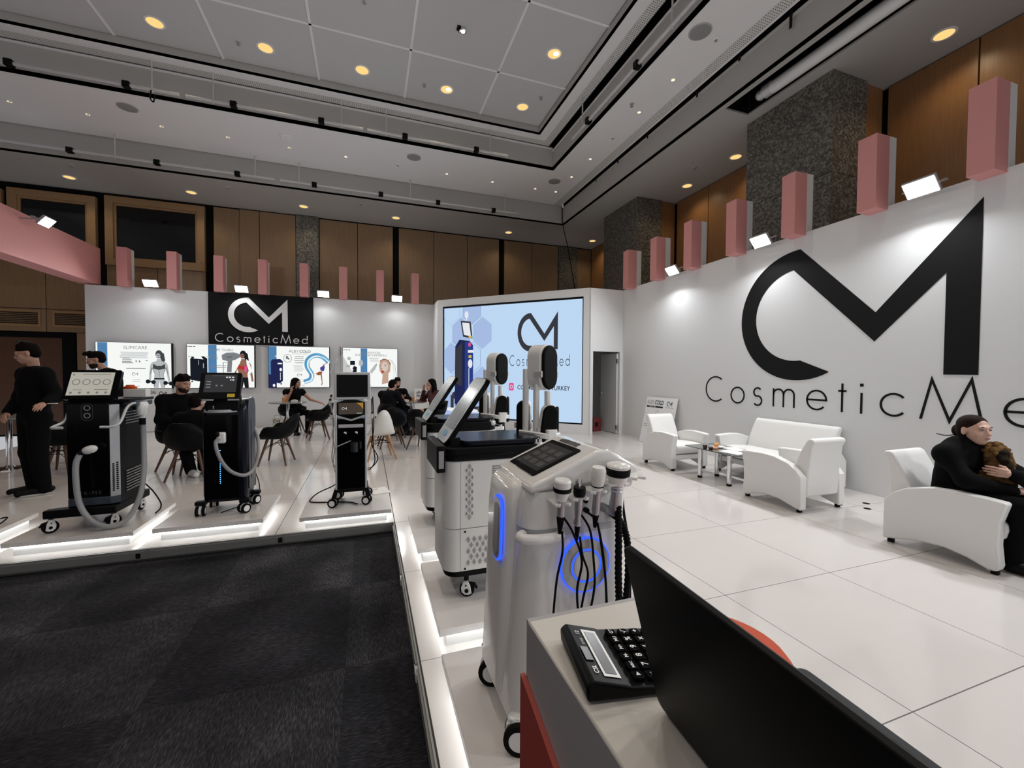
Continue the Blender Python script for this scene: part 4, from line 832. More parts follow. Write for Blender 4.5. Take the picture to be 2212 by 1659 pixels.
FB.shape('display_buttons', [rectp(.05, .085, .16-.027*k, .17-.027*k) for k in range(3)]+[rectp(.125, .14, .12, .132), rectp(.165, .18, .12, .132), rectp(.09, .25, .222, .224)], mat('x', (.1, .1, .1)) and 'e_pgrey', tab, .002); FB.shape('warning_sticker', [rectp(.225, .285, .012, .045)], 'yellow', tab, .0015)
for s_ in (0, 1): FB.shape('bezel_key', [rectp(.03+.2*s_, .12+.2*s_, -.018, -.004)], 'gplast', tab, -.004, -.012)
arcp = arc(-1.305, 4.70, .165, 205, 335, 18); arci = arc(-1.305, 4.70, .150, 335, 205, 18)
MB().prism(arcp+arci, 1.085, 1.112).build('front_handle', 'silver_l', t, .003, world=True)
ks = MB().lathe([(.001, 0), (.02, 0), (.02, .008), (.014, .012), (.001, .012)], 16, T(-1.355, 4.60, 1.145, R(90))).build('key_switch', 'chrome', t, world=True); MB().box(-1.360, -1.350, 4.562, 4.59, 1.12, 1.15).build('key', 'silver', ks, .002, world=True)
MB().lathe([(.012, 0), (.02, 0), (.02, .012), (.012, .012)], 18, T(-1.225, 4.598, 1.15, R(90))).build('emergency_button', 'red', t, world=True)
hh = MB().box(-1.335, -1.262, 4.555, 4.60, .795, .90).build('handpiece_holder', 'wplast', t, .014, world=True)
MB().ball((-1.325, 4.555, .885), (.02, .018, .028), 12).build('trigger', 'bplast', hh, world=True)
MB().tube(spline([(-1.31, 4.56, .845), (-1.335, 4.55, .81), (-1.322, 4.545, .72), (-1.28, 4.55, .61), (-1.21, 4.56, .52), (-1.12, 4.60, .475), (-1.062, 4.68, .51), (-1.045, 4.78, .62), (-1.06, 4.86, .78), (-1.10, 4.90, .9)], 8), .0165, 12).build('hose', 'ghose', t, world=True)
dot = None
for k in range(15):
    z = .415 + k*.0182
    if dot is None: dot = MB().ball((0, 0, 0), (.005, .003, .005), 8).build('led_dot', 'e_bluedot', t); o = dot
    else: o = dot.copy(); C.objects.link(o)
    o.location = Vector((-1.315, 4.595, z)) - t.location
o = dot.copy(); C.objects.link(o); o.location = Vector((-1.315, 4.595, .725)) - t.location
for x, y, a in ((-1.475, 4.60, 5), (-1.115, 4.585, -40), (-1.09, 4.87, -30), (-1.46, 4.90, 20)):
    MB().box(-.045, .045, -.035, .035, .215, .255, T(x, y+.012, 0)).build('leg', 'bplast', t, .01, world=True); caster(t, x, y, .225, .046, R(a))
MB().tube(spline([(-1.12, 4.9, .5), (-1.08, 4.94, .35), (-1.07, 4.95, .25), (-1.1, 4.96, .13), (-1.2, 4.8, .128), (-1.32, 4.62, .128)]), .005, 6).build('power_cable', 'brub', t, world=True)

# ---- C: slim black column machine with two screens
t = thing('facial_machine', 'slim black and silver column machine with a blank monitor and hexagonal display', 'beauty machine', (-.15, 4.62, PZ))
MB().box(-.292, -.022, 4.475, 4.78, .285, 1.0).build('body', 'bgloss', t, .004, world=True)
for x0, x1 in ((-.305, -.288), (-.026, -.009)): MB().box(x0, x1, 4.462, 4.785, .29, 1.05).build('side_rail', 'silver_l', t, .003, world=True)
FD = Frame((-.157, 4.47, 1.105), (1, 0, 0), (0, 0, 1))
hexo = [(-.152, .075), (0, .128), (.152, .075), (.152, -.075), (0, -.125), (-.152, -.075)]; hexi = [(-.132, .062), (0, .108), (.132, .062), (.132, -.062), (0, -.105), (-.132, -.062)]
hxm = MB(); FD.slab(hxm, hexo, -.25, .004); hd = hxm.build('display_head', 'silver_l', t, smooth=False, world=True)
FD.shape('display_bezel', [hexi], 'bgloss', hd, .007, .004); FD.shape('display', [rectp(-.115, .115, -.055, .058)], 'e_dimamber', hd, .008); FD.shape('display_glow', [[(.05, .058), (.115, .058), (.115, -.01), (.09, .03)]], 'e_amber', hd, .0085)
logo(FD, -.085, -.012, .03, 'e_tabtxt', hd, .009); FD.shape('display_key', [rectp(.055, .10, -.05, -.044)], 'e_tabtxt', hd, .009)
tb = MB().box(-.315, .028, 4.455, 4.50, 1.195, 1.47).build('monitor', 'silver_l', t, .006, world=True); MB().box(-.288, .002, 4.452, 4.456, 1.222, 1.445).build('monitor_screen', 'bgloss', tb, smooth=False, world=True)
MB().box(-.275, -.042, 4.455, 4.478, .915, .948).build('front_tray', 'silver_l', t, .004, world=True)
for x in (-.212, -.108): MB().lathe([(.001, 0), (.014, 0), (.014, .014), (.001, .018)], 16, T(x, 4.474, .862, R(90))).build('knob', 'chrome', t, world=True)
MB().tube([(-.127, 4.455, .672), (-.127, 4.455, .765)], .036, 16).build('bottle', 'lcdoff', t, world=True); MB().tube([(-.07, 4.462, .70), (-.07, 4.462, .77)], .011, 10).build('vial', 'lcdoff', t, world=True)
MB().tube([(-.305, 4.45, .725), (-.16, 4.452, .785)], .005, 6).build('probe_wand', 'silver_l', t, world=True)
MB().prism([(-.345, .205), (-.30, .205), (-.285, .27), (-.03, .27), (-.015, .205), (.03, .205), (.005, .30), (-.315, .30)], 4.46, 4.56, 'xz').build('base_frame', 'bplast', t, .006, world=True); MB().box(-.31, 0, 4.56, 4.80, .24, .29).build('base_plate', 'bplast', t, .006, world=True)
for x, y in ((-.335, 4.49), (-.018, 4.50), (-.30, 4.78), (-.01, 4.78)): caster(t, x, y, .215, .045, R(72))
MB().tube([(-.255, 4.62, 1.46), (-.255, 4.62, 1.72)], .007, 8).build('hanger_pole', 'chrome', t, world=True)
MB().tube(spline([(-.255, 4.62, 1.72), (-.265, 4.62, 1.735), (-.27, 4.62, 1.70), (-.28, 4.62, 1.62), (-.30, 4.60, 1.58), (-.315, 4.6, 1.52), (-.32, 4.6, 1.46)]), .006, 6).build('clear_tube', 'silver_l', t, world=True)
MB().loft([[(-.255+(.005+k*.028)*math.cos(a)*1.0, 4.62+(.004+k*.009)*math.sin(a), 1.66-k*.05) for a in [2*PI*i/14 for i in range(14)]] for k in range(5)], False).build('clear_bag', 'clear', t, world=True)
for k, (x, z) in enumerate(((-.345, 1.20), (-.355, 1.16), (-.345, 1.02), (.04, 1.02))):
    o = MB().tube([(x, 4.52, z-.02), (x+.004, 4.50, z+.03)], [.011, .016], 10).build('probe_head', 'wplast', t, world=True); MB().tube([(x+.004, 4.50, z+.03), (x+.005, 4.495, z+.04)], .012, 10).build('probe_cap', 'bplast', o, world=True)
for k, pts in enumerate(([(-.345, 4.52, 1.18), (-.33, 4.52, 1.0), (-.325, 4.52, .8), (-.34, 4.53, .6), (-.31, 4.56, .5)], [(-.35, 4.52, 1.14), (-.318, 4.52, .95), (-.335, 4.52, .86), (-.315, 4.52, .7), (-.33, 4.54, .55), (-.31, 4.56, .45)], [(.04, 4.52, 1.2), (.045, 4.54, .95), (.055, 4.54, .7), (.07, 4.55, .55), (.03, 4.6, .46), (0, 4.62, .44)], [(.05, 4.52, 1.22), (.06, 4.56, .9), (.04, 4.56, .72), (.10, 4.56, .58), (.05, 4.6, .48), (0, 4.62, .46)])):
    MB().tube(spline(pts), .0055, 6).build('probe_cable', 'bplast' if k > 1 else 'silver_l', t, world=True)
for z in (1.17, 1.02): MB().box(-.37, -.30, 4.49, 4.54, z-.008, z).build('probe_shelf', 'silver_l', t, .003, world=True)
MB().box(-.012, .06, 4.49, 4.54, 1.012, 1.02).build('probe_shelf', 'silver_l', t, .003, world=True)
MB().tube(spline([(-.30, 4.78, .30), (-.36, 4.85, .24), (-.50, 4.9, .17), (-.57, 4.82, .127), (-.53, 4.7, .127), (-.2, 4.6, .127), (-.1, 4.5, .127)]), .006, 6).build('power_cable', 'brub', t, world=True)
bro = thing('brochure', 'white printed brochure lying on the platform beside the slim column machine', 'brochure', (.12, 4.94, .1215), .3)
MB().prism([(-.10, -.12), (.09, -.13), (.11, .12), (-.09, .13)], 0, .006).build('pages', 'paper', bro); logo(Frame((-.06, .02, .0062), (1, 0, 0), (0, 1, 0)), 0, 0, .05, 'print_g', None) if False else None
FBk = Frame((.045, 4.96, .128), (.95, .3, 0), (-.3, .95, 0)); logo(FBk, 0, 0, .045, 'print_g', bro, .0005)

# ---- E and D: white machines with paddles on posts (built once, copied)
t = E_ = thing('sculpting_machine', 'white machine with sloping screen and black paddles, nearer of the pair', 'beauty machine', (.72, 2.58, PZ))
MB().prism(rrect(.395, 1.0, 2.375, 2.80, .085, 7), .305, .555).build('lower_body', 'wplast_m', t, .004, world=True)
MB().prism(rrect(.392, 1.0, 2.372, 2.803, .085, 7), .559, .955).build('upper_body', 'wplast_m', t, .004, world=True)
MB().prism(rrect(.41, .99, 2.39, 2.79, .085, 7), .265, .305).build('skirt', 'bplast', t, .004, world=True)
MB().prism(rrect(.385, 1.03, 2.362, 2.815, .09, 7), .958, 1.035).build('deck', 'bplast', t, .008, world=True)
MB().prism(rrect(.50, 1.02, 2.385, 2.79, .07, 7), 1.035, 1.068).build('deck_pad', 'bnavy', t, .008, world=True)
MB().prism(rrect(.38, 1.035, 2.356, 2.82, .09, 7), .985, .993).build('deck_bead', 'bgloss', t, .002, world=True)
bk = MB().box(.352, .402, 2.375, 2.80, .895, 1.05).build('front_bracket', 'bplast', t, .006, world=True); MB().box(.362, .392, 2.370, 2.376, .92, 1.02).build('bracket_window', 'gplast', bk, .002, world=True)
FE = Frame((.405, 2.765, 1.045), (0, -1, 0), (.262, 0, .39))
pl = MB(); FE.slab(pl, rrect(0, .335, 0, .475, .05, 5), -.030, 0); sl = pl.build('screen_panel', 'bgloss', t, .004, world=True)
FE.shape('screen_glass', [rrect(.006, .329, .006, .469, .046, 5)], mat('mirror grey glass', (.36, .385, .38), .34, metal=.5), sl, .002)
FE.shape('screen_inner', [rectp(.03, .305, .10, .395)], mat('grey display glass', (.15, .165, .16), .25, metal=.3), sl, .003); FE.shape('screen_reflection', [circ(.17, .06, .06, 18, .02)], mat('blue painted reflection', (.08, .35, .55), .3), sl, .004)  # blue oval paints a reflection at the foot of the glass
for s_ in (2.44, 2.70): MB().box(.44, .50, s_-.015, s_+.015, 1.03, 1.085).build('screen_hinge', 'bplast', t, .004, world=True)
FV = Frame((.392, 2.372, .12), (1, 0, 0), (0, 0, 1))
def stripes(cx, cy, r):
    q = []
    for i in range(-3, 4):
        h = r*(1-abs(i)/4.); q.append([(cx-h*.62, cy+i*r*.27-.0016), (cx+h*.62, cy+i*r*.27-.0016), (cx+h*.62, cy+i*r*.27+.0016), (cx-h*.62, cy+i*r*.27+.0016)])
    return q
st = []
for j in range(8): st += stripes(.150, .505+j*.0425, .020)
for j in range(7): st += stripes(.133, .526+j*.0425, .013) + stripes(.167, .526+j*.0425, .013)
for j in range(5):
    for i in range(6): st += stripes(.145+i*.036+(.018 if j % 2 else 0), .235+j*.034, .0185)
FV.shape('side_vents', st, 'gplast', t, .0012)['kind'] = 'stuff'
for a, b_ in ((.125, .42), (.125, .20)): FV.shape('screw', [circ(a, b_, .006, 10)], 'bplast', t, .002)
FV.shape('seam', [rectp(.098, .1, .19, .83)], 'gplast', t, .0008); FV.shape('rating_label', [rectp(.29, .40, .70, .80)], 'gplast', t, .001); FV.shape('rating_text', [rectp(.30, .39, .785-.014*k, .790-.014*k) for k in range(6)], 'print_w', t, .0015)['kind'] = 'stuff'
for x, y, a in ((.545, 2.44, 70), (.545, 2.74, 60), (.90, 2.44, 80), (.90, 2.74, 110)): caster_disc(t, x, y, .27, .045, R(a))
# posts
for x, y, top in ((1.00, 2.655, 1.50), (1.055, 2.60, 1.40), (1.12, 2.56, 1.35)):
    MB().prism(rrect(x-.018, x+.018, y-.022, y+.022, .012, 3), .94, top).build('post', 'wplast_m', t, .004, world=True)
MB().prism(rrect(.975, 1.16, 2.53, 2.69, .03, 3), .93, .965).build('post_foot', 'wplast_m', t, .004, world=True)
def paddle(c, nrm, w_, h, tilt=0., dp=.075):
    n_ = Vector(nrm).normalized(); u_ = Vector((0, 0, 1)).cross(n_).normalized(); v_ = Vector((0, 0, 1)); v_ = (v_*math.cos(tilt) + u_*math.sin(tilt)).normalized(); u_ = v_.cross(n_)
    f = Frame(c, u_, v_); st_ = rrect(-w_/2, w_/2, -h/2, h/2, w_/2*.98, 8); i_ = [(a*.93, b*.96) for a, b in st_]
    k = MB(); f.slab(k, st_, -dp, -.005); o = k.build('paddle_shell', 'wplast_m', t, .012, world=True)
    k = MB(); f.slab(k, i_, -.005, .022); k.build('paddle_pad', 'brub', o, .012, world=True, seg=3)
    for a_, b_ in ((-w_/2-.012, -w_/2+.004), (w_/2-.004, w_/2+.012)): k = MB(); f.slab(k, rectp(a_, b_, -h*.22, -h*.08), -.05, .012); k.build('strap_buckle', 'silver_l', o, .003, world=True)
    return o
paddle((1.135, 2.58, 1.51), (.52, -.85, .02), .175, .31, 0., .12)
o = paddle((1.115, 2.53, 1.12), (-.10, -.99, .0), .115, .29, R(8), .05)
paddle((1.0, 2.70, 1.15), (-.6, -.8, 0), .10, .27, 0, .05); paddle((1.20, 2.60, 1.12), (.9, -.43, 0), .10, .26, R(-6), .05)
for z in (1.075, 1.06): MB().tube(spline([(.96, 2.66, z), (1.02, 2.54, z), (1.10, 2.485, z-.01), (1.19, 2.52, z-.01)]), .012, 6).build('strap', 'wplast_m', t, world=True)
MB().prism(rrect(1.085, 1.155, 2.475, 2.52, .01, 3), 1.01, 1.10).build('buckle', 'wplast_m', t, .004, world=True)
for x, y in ((1.10, 2.60), (.96, 2.72), (1.17, 2.66)): MB().box(x-.03, x+.03, y-.012, y+.012, .94, 1.06).build('paddle_holder', 'bplast', t, .006, world=True)
MB().ball((1.13, 2.58, .93), (.05, .04, .10), 12).build('lower_pad', 'bplast', t, world=True)
pr = MB()
hp_ = MB().lathe([(.001, 0), (.032, 0), (.036, .03), (.03, .04), (.001, .042)], 16, T(.985, 2.40, 1.0)).build('probe_head', 'silver_l', t, world=True)
for k in range(5): MB().tube([(.985+.02*math.cos(k*1.26), 2.40+.02*math.sin(k*1.26), 1.04), (.985+.02*math.cos(k*1.26), 2.40+.02*math.sin(k*1.26), 1.062)], .008, 8).build('electrode', 'chrome', hp_, world=True)
E_.location = (.74, 2.58, PZ)
dup(E_, (.795, 3.80, PZ), R(1), 'white machine with sloping screen and black paddles, farther of the pair')

# ---- F: nearest white machine with the blue ring
t = thing('facial_machine', 'glossy white machine with glowing blue ring, tilted display and four hand probes', 'beauty machine', (.75, 1.57, PZ))
def rr(x0, x1, y0, y1, r, z): return [(a, b, z) for a, b in rrect(x0, x1, y0, y1, r, 6)]
MB().loft([rr(.485, 1.00, 1.355, 1.79, .09, .20), rr(.49, .995, 1.36, 1.785, .09, .30), rr(.515, .98, 1.378, 1.765, .085, .55), rr(.53, .975, 1.385, 1.755, .08, .87)]).build('lower_body', 'wplast', t, world=True, ang=60)
MB().loft([rr(.535, .965, 1.388, 1.75, .075, .87), rr(.535, .965, 1.388, 1.75, .075, .90)]).build('waist_band', 'silver_l', t, world=True)
MB().loft([rr(.53, .975, 1.385, 1.755, .075, .90), rr(.535, .98, 1.385, 1.755, .07, .99), rr(.555, .985, 1.39, 1.75, .06, 1.035)]).build('upper_body', 'wplast', t, world=True, ang=60)
MB().loft([rr(.468, .56, 1.50, 1.76, .04, .24), rr(.482, .56, 1.49, 1.75, .04, .60), rr(.490, .57, 1.47, 1.74, .04, .94), rr(.500, .585, 1.46, 1.73, .035, 1.03), rr(.525, .60, 1.48, 1.72, .025, 1.055)]).build('front_spine', 'wplast', t, world=True, ang=60)
MB().prism([(.57, .99), (.562, 1.03), (.58, 1.045), (.985, 1.085), (1.008, 1.06), (1.0, 1.02)], 1.40, 1.765, 'xz').build('head_band', 'silver_l', t, .02, world=True, seg=3)
MB().prism([(.548, 1.035), (.555, 1.062), (.83, 1.176), (.88, 1.176), (1.01, 1.105), (1.015, 1.08), (.98, 1.07)], 1.385, 1.78, 'xz').build('head', 'wplast', t, .028, world=True, seg=4)
FH = Frame((.592, 1.735, 1.0778), (0, -1, 0), (.275, 0, .114))
FH.shape('display_bezel', [rrect(0, .275, .0, .225, .012)], 'bgloss', t, .004, -.012); FH.shape('display', [rectp(.022, .255, .03, .20)], 'lcdoff', t, .0055)
FH.shape('display_menu', [rectp(.045+i*.068, .095+i*.068, .05+j*.045, .08+j*.045) for i in range(3) for j in range(3)], mat('dim menu', (.10, .10, .105), .2), t, .006)
FH.shape('chrome_emblem', [rrect(.05, .22, .232, .258, .012)], 'chrome', t, .004, -.004)
# front grip with blue edge
GR = Frame((.486, 1.545, .868), (0, -1, 0), (.03, 0, 1))
GR.shape('grip', [rrect(-.042, .042, -.118, .118, .04, 6)], 'silver', t, .012); GR.shape('grip_inset', [rrect(-.026, .026, -.098, .098, .025, 6)], 'gplast', t, .015)
GR.shape('grip_light', ribbon([(a, b) for a, b in rrect(-.046, .046, -.123, .123, .044, 6)], .009, True), 'e_blue', t, .009, .001)
MB().tube(spline([(.53, 1.40, .885), (.515, 1.385, .885), (.52, 1.365, .882), (.57, 1.35, .88), (.64, 1.352, .88), (.67, 1.375, .88)], 5), .019, 10).build('carry_handle', 'wplast', t, world=True)
# glowing ring
RG = Frame((.772, 1.372, .752), (1, 0, 0), (0, .0, 1))
RG.shape('ring_plate', [circ(0, 0, .098, 40)], 'silver', t, .004, -.02); RG.shape('ring_light', ribbon(circ(0, 0, .100, 48), .006, True), 'e_blue', t, .003, -.01)
RG.shape('ring_inset', [circ(0, 0, .066, 36)], 'silver_l', t, .008, .003); RG.shape('ring_light', ribbon(circ(0, 0, .060, 40), .007, True), 'e_blue', t, .0095, .005); RG.shape('ring_centre', [circ(0, 0, .052, 32)], 'wplast', t, .0105, .005)
dts = MB()
for i in range(13):
    for j in range(7): RG.slab(dts, circ(-.10+i*.0165, -.20-j*.012, .0017, 6), -.004, .0015)
dts.build('speaker_holes', 'gplast', t, smooth=False, world=True)['kind'] = 'stuff'
# probe shelf
for k, (x0, x1, z) in enumerate(((.618, .682, 1.008), (.688, .752, 1.022), (.758, .828, 1.041), (.834, .925, 1.062), (.935, 1.0, 1.078))):
    MB().prism([(x0, 1.39), (x1, 1.39), (x1, 1.315), ((x0+x1)/2+.018, 1.305), ((x0+x1)/2, 1.33), ((x0+x1)/2-.018, 1.305), (x0, 1.315)], z-.006, z+.004).build('probe_rest', 'wplast', t, .002, world=True)
PRB = [(.651, 1.335, .995), (.720, 1.332, 1.007), (.793, 1.33, 1.025), (.878, 1.332, 1.045)]
def lathe_part(name, prof, x, y, z, m, par, tilt=0.): return MB().lathe([(a_*1.2, b_*1.12) for a_, b_ in prof], 20, T(x, y, z, R(6), tilt)).build(name, m, par, world=True)
x, y, z = PRB[0]; p = lathe_part('probe', [(.001, .02), (.012, .02), (.016, .022), (.018, .03), (.025, .05), (.026, .062), (.026, .085), (.022, .09), (.001, .09)], x, y, z, 'wplast', t); lathe_part('probe_band', [(.0265, .052), (.0275, .054), (.0275, .064), (.0265, .066)], x, y, z, 'bplast', p); lathe_part('probe_neck', [(.001, -.03), (.013, -.03), (.012, .02), (.001, .02)], x, y, z, 'silver', p); lathe_part('strain_relief', [(.001, -.09), (.005, -.09), (.013, -.03), (.001, -.03)], x, y, z, 'brub', p)
x, y, z = PRB[1]; p = lathe_part('probe', [(.001, -.08), (.010, -.08), (.013, -.072), (.009, -.055), (.012, -.02), (.013, .012), (.016, .02), (.001, .021)], x, y, z, 'silver', t); lathe_part('probe_band', [(.001, .02), (.017, .021), (.019, .03), (.018, .05), (.001, .05)], x, y, z, 'bplast', p)
for k in range(3): MB().tube([(x+.009*math.cos(k*2.1), y+.009*math.sin(k*2.1), z+.055), (x+.009*math.cos(k*2.1), y+.009*math.sin(k*2.1), z+.082)], .005, 8).build('electrode', 'chrome', p, world=True)
lathe_part('strain_relief', [(.001, -.13), (.005, -.13), (.009, -.08), (.001, -.08)], x, y, z, 'brub', p)
x, y, z = PRB[2]; p = lathe_part('probe', [(.001, -.065), (.011, -.065), (.013, -.05), (.011, 0), (.013, .018), (.001, .018)], x, y, z, 'silver', t); lathe_part('probe_bulb', [(.001, .018), (.015, .018), (.018, .03), (.020, .045), (.023, .06), (.023, .085), (.019, .095), (.001, .095)], x, y, z, 'wplast', p); lathe_part('probe_band', [(.0185, .03), (.0195, .031), (.0195, .034), (.0185, .034)], x, y, z, 'bplast', p); lathe_part('strain_relief', [(.001, -.11), (.005, -.11), (.011, -.065), (.001, -.065)], x, y, z, 'brub', p)
x, y, z = PRB[3]; p = lathe_part('probe', [(.001, .012), (.02, .012), (.026, .02), (.034, .045), (.036, .06), (.036, .078), (.030, .082), (.001, .083)], x, y, z, 'wplast', t); lathe_part('probe_band', [(.034, .044), (.0375, .047), (.0375, .068), (.0355, .071)], x, y, z, 'bplast', p); lathe_part('probe_neck', [(.001, -.075), (.019, -.075), (.020, -.06), (.016, -.02), (.017, .012), (.001, .012)], x, y, z, 'silver', p)
for k in range(2): lathe_part('probe_ring', [(.0165, -.012+k*.012), (.0185, -.010+k*.012), (.0165, -.007+k*.012)], x, y, z, 'silver_l', p)
# cables and corrugated hose
def cable(pts, r=.0042, m='brub', name='cable', par=t): pts = [(q[0]-(.02 if name == 'cable' else 0), q[1], q[2]) for q in pts]; return MB().tube(spline(pts, 8), r, 8).build(name, m, par, world=True)
cable([(.671, 1.325, .91), (.668, 1.315, .84), (.645, 1.31, .75), (.632, 1.31, .62), (.630, 1.32, .48), (.62, 1.33, .36)])
cable([(.738, 1.318, .885), (.745, 1.31, .82), (.765, 1.305, .75), (.745, 1.305, .66), (.735, 1.31, .56), (.76, 1.315, .48), (.78, 1.32, .40)])
cable([(.690, 1.375, .955), (.715, 1.33, .90), (.745, 1.315, .80), (.725, 1.31, .70), (.735, 1.31, .60), (.775, 1.31, .52), (.75, 1.32, .40)])
cable([(.765, 1.375, .955), (.785, 1.33, .90), (.790, 1.31, .80), (.795, 1.31, .70), (.775, 1.31, .60), (.745, 1.31, .50), (.735, 1.32, .40)])
cable([(.812, 1.322, .925), (.825, 1.31, .84), (.838, 1.305, .72), (.85, 1.31, .6), (.87, 1.32, .5), (.845, 1.325, .40)])
cable([(.795, 1.38, .955), (.815, 1.335, .925), (.828, 1.32, .84), (.845, 1.315, .70), (.85, 1.32, .56), (.83, 1.325, .42)])
for x_, z_ in ((.672, .957), (.745, .957), (.775, .957), (.77, .995)): MB().lathe([(.001, 0), (.010, 0), (.010, .02), (.001, .02)], 14, T(x_, 1.388, z_, R(90))).build('socket', 'bplast', t, world=True)
def corrugated(pts, r):
    P = spline([(q[0]-.02, q[1], q[2]) for q in pts], 14); rs = [r*(1.16 if i % 2 else .88) for i in range(len(P))]; return MB().tube(P, rs, 12).build('corrugated_hose', 'brub', t, world=True)
corrugated([(.900, 1.325, .98), (.898, 1.315, .88), (.895, 1.31, .74), (.90, 1.31, .62), (.905, 1.315, .50), (.915, 1.32, .40)], .0125)
corrugated([(.905, 1.385, .935), (.925, 1.345, .91), (.945, 1.33, .84), (.945, 1.32, .72), (.93, 1.315, .60), (.915, 1.315, .50), (.905, 1.32, .40)], .0125)
MB().tube([(.848, 1.39, .962), (.855, 1.36, .957), (.885, 1.355, .945)], .017, 12).build('hose_port', 'gplast', t, world=True)
cable([(.99, 1.60, 1.02), (1.03, 1.58, 1.02), (1.05, 1.56, .98), (1.05, 1.54, .88), (1.055, 1.5, .7), (1.06, 1.5, .4), (1.06, 1.52, .13)], .006, name='power_lead'); MB().box(.985, 1.01, 1.59, 1.61, 1.01, 1.03).build('power_plug', 'bplast', t, .003, world=True)
# splayed feet and wheels
for y0 in (1.39, 1.74):
    MB().ball((.56, y0, .215), (.09, .05, .035), 14).build('foot', 'silver_l', t, world=True); caster(t, .505, y0-.015, .235, .056, R(65))
    MB().ball((.93, y0, .215), (.09, .05, .035), 14).build('foot', 'silver_l', t, world=True); caster(t, .965, y0, .235, .056, R(70))

# power strip on the left platform, small bottle in the lit gap
t = thing('power_strip', 'white multi socket power strip at the left edge of the photo', 'power strip', (-3.28, 5.03, .12), R(-25))
MB().box(-.2, .2, -.03, .03, 0, .04).build('body', 'wplast_m', t, .01)
for k in range(5): MB().lathe([(.001, .0395), (.02, .0395), (.02, .0415), (.001, .0415)], 14, T(-.15+k*.07, 0, 0)).build('socket', 'gplast', t)
MB().tube(spline([(.2, 0, .03), (.3, .0, .05), (.35, -.1, .02), (.30, -.2, .006), (.1, -.22, .006)]), .006, 6).build('lead', 'brub', t)
MB().tube(spline([(-.1, 0, .05), (0, .03, .10), (.14, .02, .09), (.22, -.06, .03), (.25, -.09, .01)]), .006, 6).build('plugged_lead', 'brub', t)
t = thing('charger_cube', 'small white and black plug adapter lying in the lit gap between platforms', 'adapter', (.585, 2.06, 0), .5)
MB().box(-.028, .028, -.03, .03, 0, .045).build('body', 'wplast_m', t, .006); MB().box(-.022, .022, -.022, .022, .045, .062).build('cap', 'bplast', t, .006)

# ================================================================== SEATING
def sm(a, b, x): x = min(1, max(0, (x-a)/(b-a))); return x*x*(3-2*x)
def shell(arms):
    mb = MB(); NR, NA = 11, 40; rings = []
    for i in range(1, NR+1):
        r = i/NR; ring = []
        for k in range(NA):
            ph = 2*PI*k/NA; a = abs(math.degrees(math.atan2(math.sin(ph), math.cos(ph))))
            if arms:
                h = .435 + .185*sm(38, 78, a) + .175*sm(108, 160, a); Rr = .245 + .055*math.sin(math.radians(min(a, 180-a)))**2 + .02*sm(120, 180, a); p = 3.6
            else:
                h = .435 + .02*sm(40, 80, a) + .40*sm(108, 178, a); Rr = .225 + .012*math.sin(math.radians(a))**2 + .03*sm(120, 180, a); p = 3.2
            g = math.sin(r*PI/2)**.85
            lean = .06*sm(110, 180, a)*max(0, (r-.6)/.4)
            z = .415 + (h-.415)*r**p
            ring.append((Rr*g*math.sin(ph), -(Rr*g+lean)*math.cos(ph), z))
        rings.append(ring)
    mb.loft(rings, False)
    mb.f.append(tuple(range(NA)))
    return mb
def tub_chair(name, label, shellm, legm, arms=True):
    t = thing(name, label, 'chair')
    o = shell(arms).build('seat_shell', shellm, t, ang=80); s_ = o.modifiers.new('solid', 'SOLIDIFY'); s_.thickness = .012; s_.offset = 1
    for sx in (-1, 1):
        for sy in (-1, 1): MB().tube([(sx*.115, sy*.10, .405), (sx*.235, sy*.20, 0)], [.022, .013], 10).build('leg', legm, t)
    for a, b in (((-.16, -.135, .26), (.16, .135, .26)), ((-.16, .135, .26), (.16, -.135, .26))):
        MB().tube(spline([a, (a[0]*.3, a[1]*.3, .32), (b[0]*.3, b[1]*.3, .32), b]), .005, 6).build('brace', 'brub', t)
    for a, b in (((-.17, -.145, .23), (-.10, .085, .40)), ((.17, -.145, .23), (.10, .085, .40)), ((-.17, .145, .23), (.10, .085, .40)), ((.17, .145, .23), (-.10, .085, .40)), ((-.15, -.125, .29), (.15, -.125, .29)), ((-.15, .125, .29), (.15, .125, .29))):
        MB().tube([a, b], .004, 6).build('brace', 'brub', t)
    return t
G = 'tub chairs around the round tables'
tc = tub_chair('tub_chair', 'black tub chair facing left, alone in front of the round table', 'blackshell', 'walnut'); tc.location = (-1.38, 7.55, 0); tc.rotation_euler = (0, 0, R(-97)); tc['group'] = G
for (x, y, rz, lab) in ((-1.04, 10.05, -75, 'black tub chair beside the woman with long hair'), (-2.28, 8.95, 80, 'black tub chair half hidden behind the machine with blue lights'),
        (.44, 8.52, 185, 'black tub chair directly behind the white chair'), (1.0, 8.12, 140, 'black tub chair seen from behind, right of the white chair'),
        (.50, 9.55, 150, 'black tub chair on which the man turned away sits'), (.72, 10.75, 10, 'black tub chair of the man facing the viewer'), (1.50, 9.95, -80, 'black tub chair under the woman in burgundy'),
        (-1.72, 11.25, 20, 'black tub chair under the woman with long hair'), (-2.62, 7.45, 50, 'black tub chair of the bearded seated man'), (-2.28, 6.82, 175, 'black tub chair turned away under the seated figure in front of the bearded man'),
        (-4.15, 7.75, 170, 'black tub chair behind the tall machine with lit tablet'), (-4.55, 8.6, -60, 'black tub chair by the round table at the left edge')):
    dup(tc, (x, y, 0), R(rz), lab, G)
wc = tub_chair('side_chair', 'white moulded chair with oak legs seen from behind', 'whiteshell', 'oak', False); wc.location = (.20, 7.42, 0); wc.rotation_euler = (0, 0, R(190))

